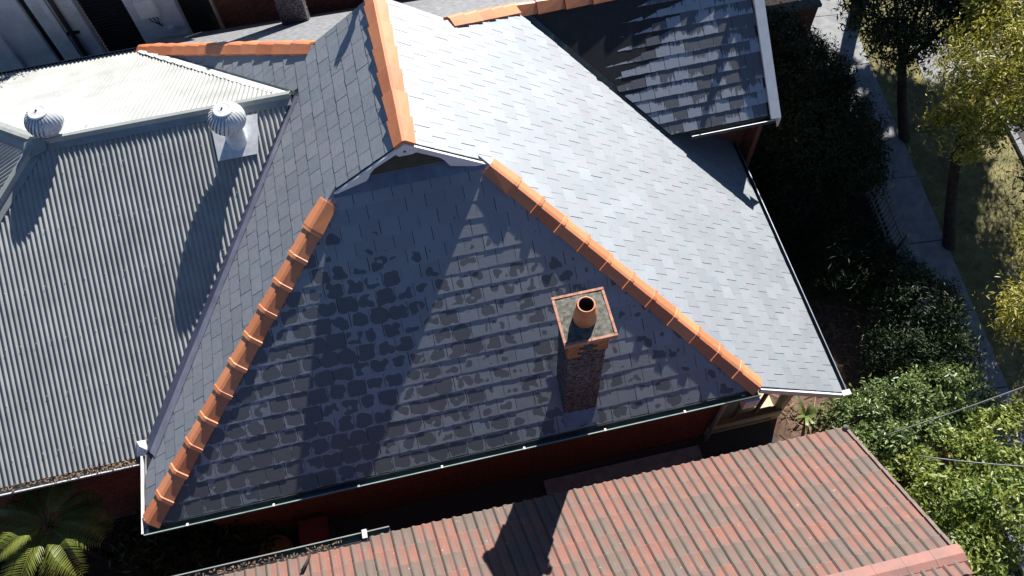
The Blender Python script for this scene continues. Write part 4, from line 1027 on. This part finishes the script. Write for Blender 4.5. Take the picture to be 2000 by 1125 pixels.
# strappy plant near the bay
st_ = empty('strap_leaf_plant', (11.9, .3, GZ), 'plant with long pale strap-like leaves beside the cream bay', 'plant')
for i in range(9):
    a = i*2.4; L1 = random.uniform(.25, .5); mb = MB(); vs = []
    for k in range(6):
        t = k/5; wd_ = .035*math.sin(math.pi*min(.95, t*.9+.1)); r_ = L1*t; z = GZ+.1+.5*math.sin(t*2.0)*L1+.05
        c = V((11.9+math.cos(a)*r_, .3+math.sin(a)*r_, z)); e = V((-math.sin(a), math.cos(a), 0))*wd_; vs += [c-e, c+e]
    mb.add(vs, [(2*k, 2*k+1, 2*k+3, 2*k+2) for k in range(5)]); mb.build('strap_leaf', M['leaf_gloss'], st_, True)

# palm
pm = empty('palm', (-2.0, .6, GZ), 'green palm with arching feathery fronds below the corrugated roof gutter', 'palm')
mb = MB(); mb.tube([(-2.0, .6, GZ), (-1.98, .58, -2.0), (-2.0, .72, -.95)], [.09, .07, .06], 10); mb.build('trunk', M['bark'], pm, True)
def frond(seed, L1):
    rg = random.Random(seed); mb = MB(); pts = []
    for k in range(12):
        t = k/11; pts.append(V((L1*t*(1-.15*t), .06*math.sin(t*2), L1*(.55*t-.85*t*t))))
    mb.tube(pts, [.014-.001*k for k in range(12)], 5)
    n = 27
    for i in range(n):
        t = .14+.84*i/n; f = t*11; k = int(f); p = pts[k].lerp(pts[min(k+1, 11)], f-k); d = (pts[min(k+1, 11)]-pts[k]).normalized()
        ll_ = L1*.30*math.sin(math.pi*(.12+.8*t))*rg.uniform(.9, 1.08)
        for s_ in (-1, 1):
            q_ = V((d.x*.75, s_*.9, .18-.1*rg.random())); q_.normalize(); e = V((d.x, 0, d.z))*.0125
            m_ = p+q_*ll_*.5+V((0, 0, .012)); tip = p+q_*ll_+V((0, 0, -.10*ll_-.02))
            mb.add([p-e*.6, m_-e*1.3, tip, m_+e*1.3, p+e*.6], [(0, 1, 3, 4), (1, 2, 3)])
    return mb.mesh('frond', M['palm'], False)
fr = [frond(60+i, .98+.12*i) for i in range(4)]
for i in range(15):
    o = bpy.data.objects.new('frond', fr[i % 4])
    link(o, pm, Matrix.Translation((-2.0, .72, -.95+random.uniform(-.1, .1))) @ Matrix.Rotation(i*2.39996, 4, 'Z') @ Matrix.Rotation(-random.uniform(-.2, .55), 4, 'Y'))

# ================================================================== FENCES, CABLES, SMALL THINGS
fe = empty('picket_fence', (15.4, 4, GZ), 'thin grey picket fence between the garden and the footpath', 'fence')
for i in range(44):
    p = street(-1.36, 4.6+i*.12); mb = MB(); mb.box((p.x, p.y, GZ+.5), .035, .018, .98, Matrix.Rotation(random.uniform(-.05, .05), 3, 'Y')); mb.build('picket', M['zinccap'], fe)
for z in (.22, .82):
    mb = MB(); mb.bar(street(-1.38, 4.5)+V((0, 0, GZ+z)), street(-1.38, 9.9)+V((0, 0, GZ+z)), .03, .04); mb.build('rail', M['zinccap'], fe)
for k in range(4):
    p = street(-1.38, 4.5+k*1.8); mb = MB(); mb.box((p.x, p.y, GZ+.55), .07, .07, 1.1); mb.build('post', M['zinccap'], fe)
gt = empty('garden_wall', (14.4, 9.9, GZ), 'low dark brick garden wall with a flat coping beyond the hedge', 'wall')
mb = MB(); mb.box((14.4, 9.9, GZ+.75), 2.6, .2, 1.5); mb.build('wall_body', M['brick'], gt)
mb = MB(); mb.box((14.4, 9.9, GZ+1.54), 2.7, .28, .08); mb.build('coping', M['cement'], gt)
def cable(name, label, a, b, sag, n=14):
    a = V(a); b = V(b); mb = MB(); mb.tube([a.lerp(b, k/n)-V((0, 0, sag*4*(k/n)*(1-k/n))) for k in range(n+1)], .011, 6); o = mb.build(name, M['cable'], None, True); tag(o, label, 'cable', 'overhead cables'); return o
cable('overhead_cable', 'upper grey overhead cable crossing the shrubs to the right edge', (12.05, -1.02, -.9), (13.3, -1.55, 2.8), .12)
cable('overhead_cable', 'lower grey overhead cable ending in the shrubs beside the tiled roof', (12.35, -1.55, -.6), (12.9, -2.9, 2.6), .10)
tb = empty('garden_tub', (1.15, -.05, GZ), 'round ochre tub on the ground in the dark side passage', 'tub')
mb = MB(); mb.lathe((1.15, -.05, GZ), [(.24, 0), (.31, .36), (.335, .38), (.335, .42), (.30, .42), (.29, .30), (.001, .28)], 28); mb.build('tub_body', M['tub'], tb, True)
bn = empty('wheelie_bin', (2.0, .0, GZ), 'bin with a dark red lid beside the ochre tub in the side passage', 'bin')
mb = MB(); mb.prism([V((1.78, -.25, GZ)), V((2.22, -.25, GZ)), V((2.22, .2, GZ)), V((1.78, .2, GZ))], V((0, 0, .9))); mb.build('bin_body', M['gutterpaint'], bn)
mb = MB(); mb.box((2.0, -.02, GZ+.94), .54, .58, .06); mb.box((2.0, .26, GZ+.93), .4, .05, .05); mb.build('bin_lid', M['redplastic'], bn)
sl2 = MB(); sl2.box((8.0, .05, GZ+.06), 3.2, .34, .12); o = sl2.build('concrete_step', M['concrete']); o['kind'] = 'structure'
sheet('side_passage', [(-1, -1.4), (11.2, -1.4), (11.2, .4), (-1, .4)], M['asphalt'], GZ+.012)
sl3 = MB(); sl3.box((10.7, -.22, GZ+.5), 2.3, .05, .07); sl3.box((9.6, -.22, GZ+.25), .07, .07, .5); sl3.box((11.75, -.22, GZ+.25), .07, .07, .5)
o = sl3.build('garden_rail', M['cream']); tag(o, 'low timber rail on the ground in front of the cream bay', 'rail')
# red flowers seen through the shrubs
rg = np.random.default_rng(8); fl = empty('flowering_plant', (13.5, -1.45, GZ), 'small plant with red flowers seen through the gap between the shrubs', 'flower')
mb = MB(); mb.tube([(13.5, -1.45, GZ), (13.5, -1.42, -1.9)], .02, 6); mb.build('stem', M['bark'], fl)
M['petal'] = simple('red_petals', (.55, .01, .03), .5)
for i in range(5):
    c = V((13.5+rg.normal()*.07, -1.42+rg.normal()*.06, -1.9+rg.normal()*.04)); mb = MB()
    for k in range(6):
        a = k*1.05; e = V((math.cos(a), math.sin(a), .3))*.05; f = V((-math.sin(a), math.cos(a), 0))*.02; mb.add([c, c+e*.6+f, c+e, c+e*.6-f], [(0, 1, 2, 3)])
    mb.build('flower_head', M['petal'], fl)
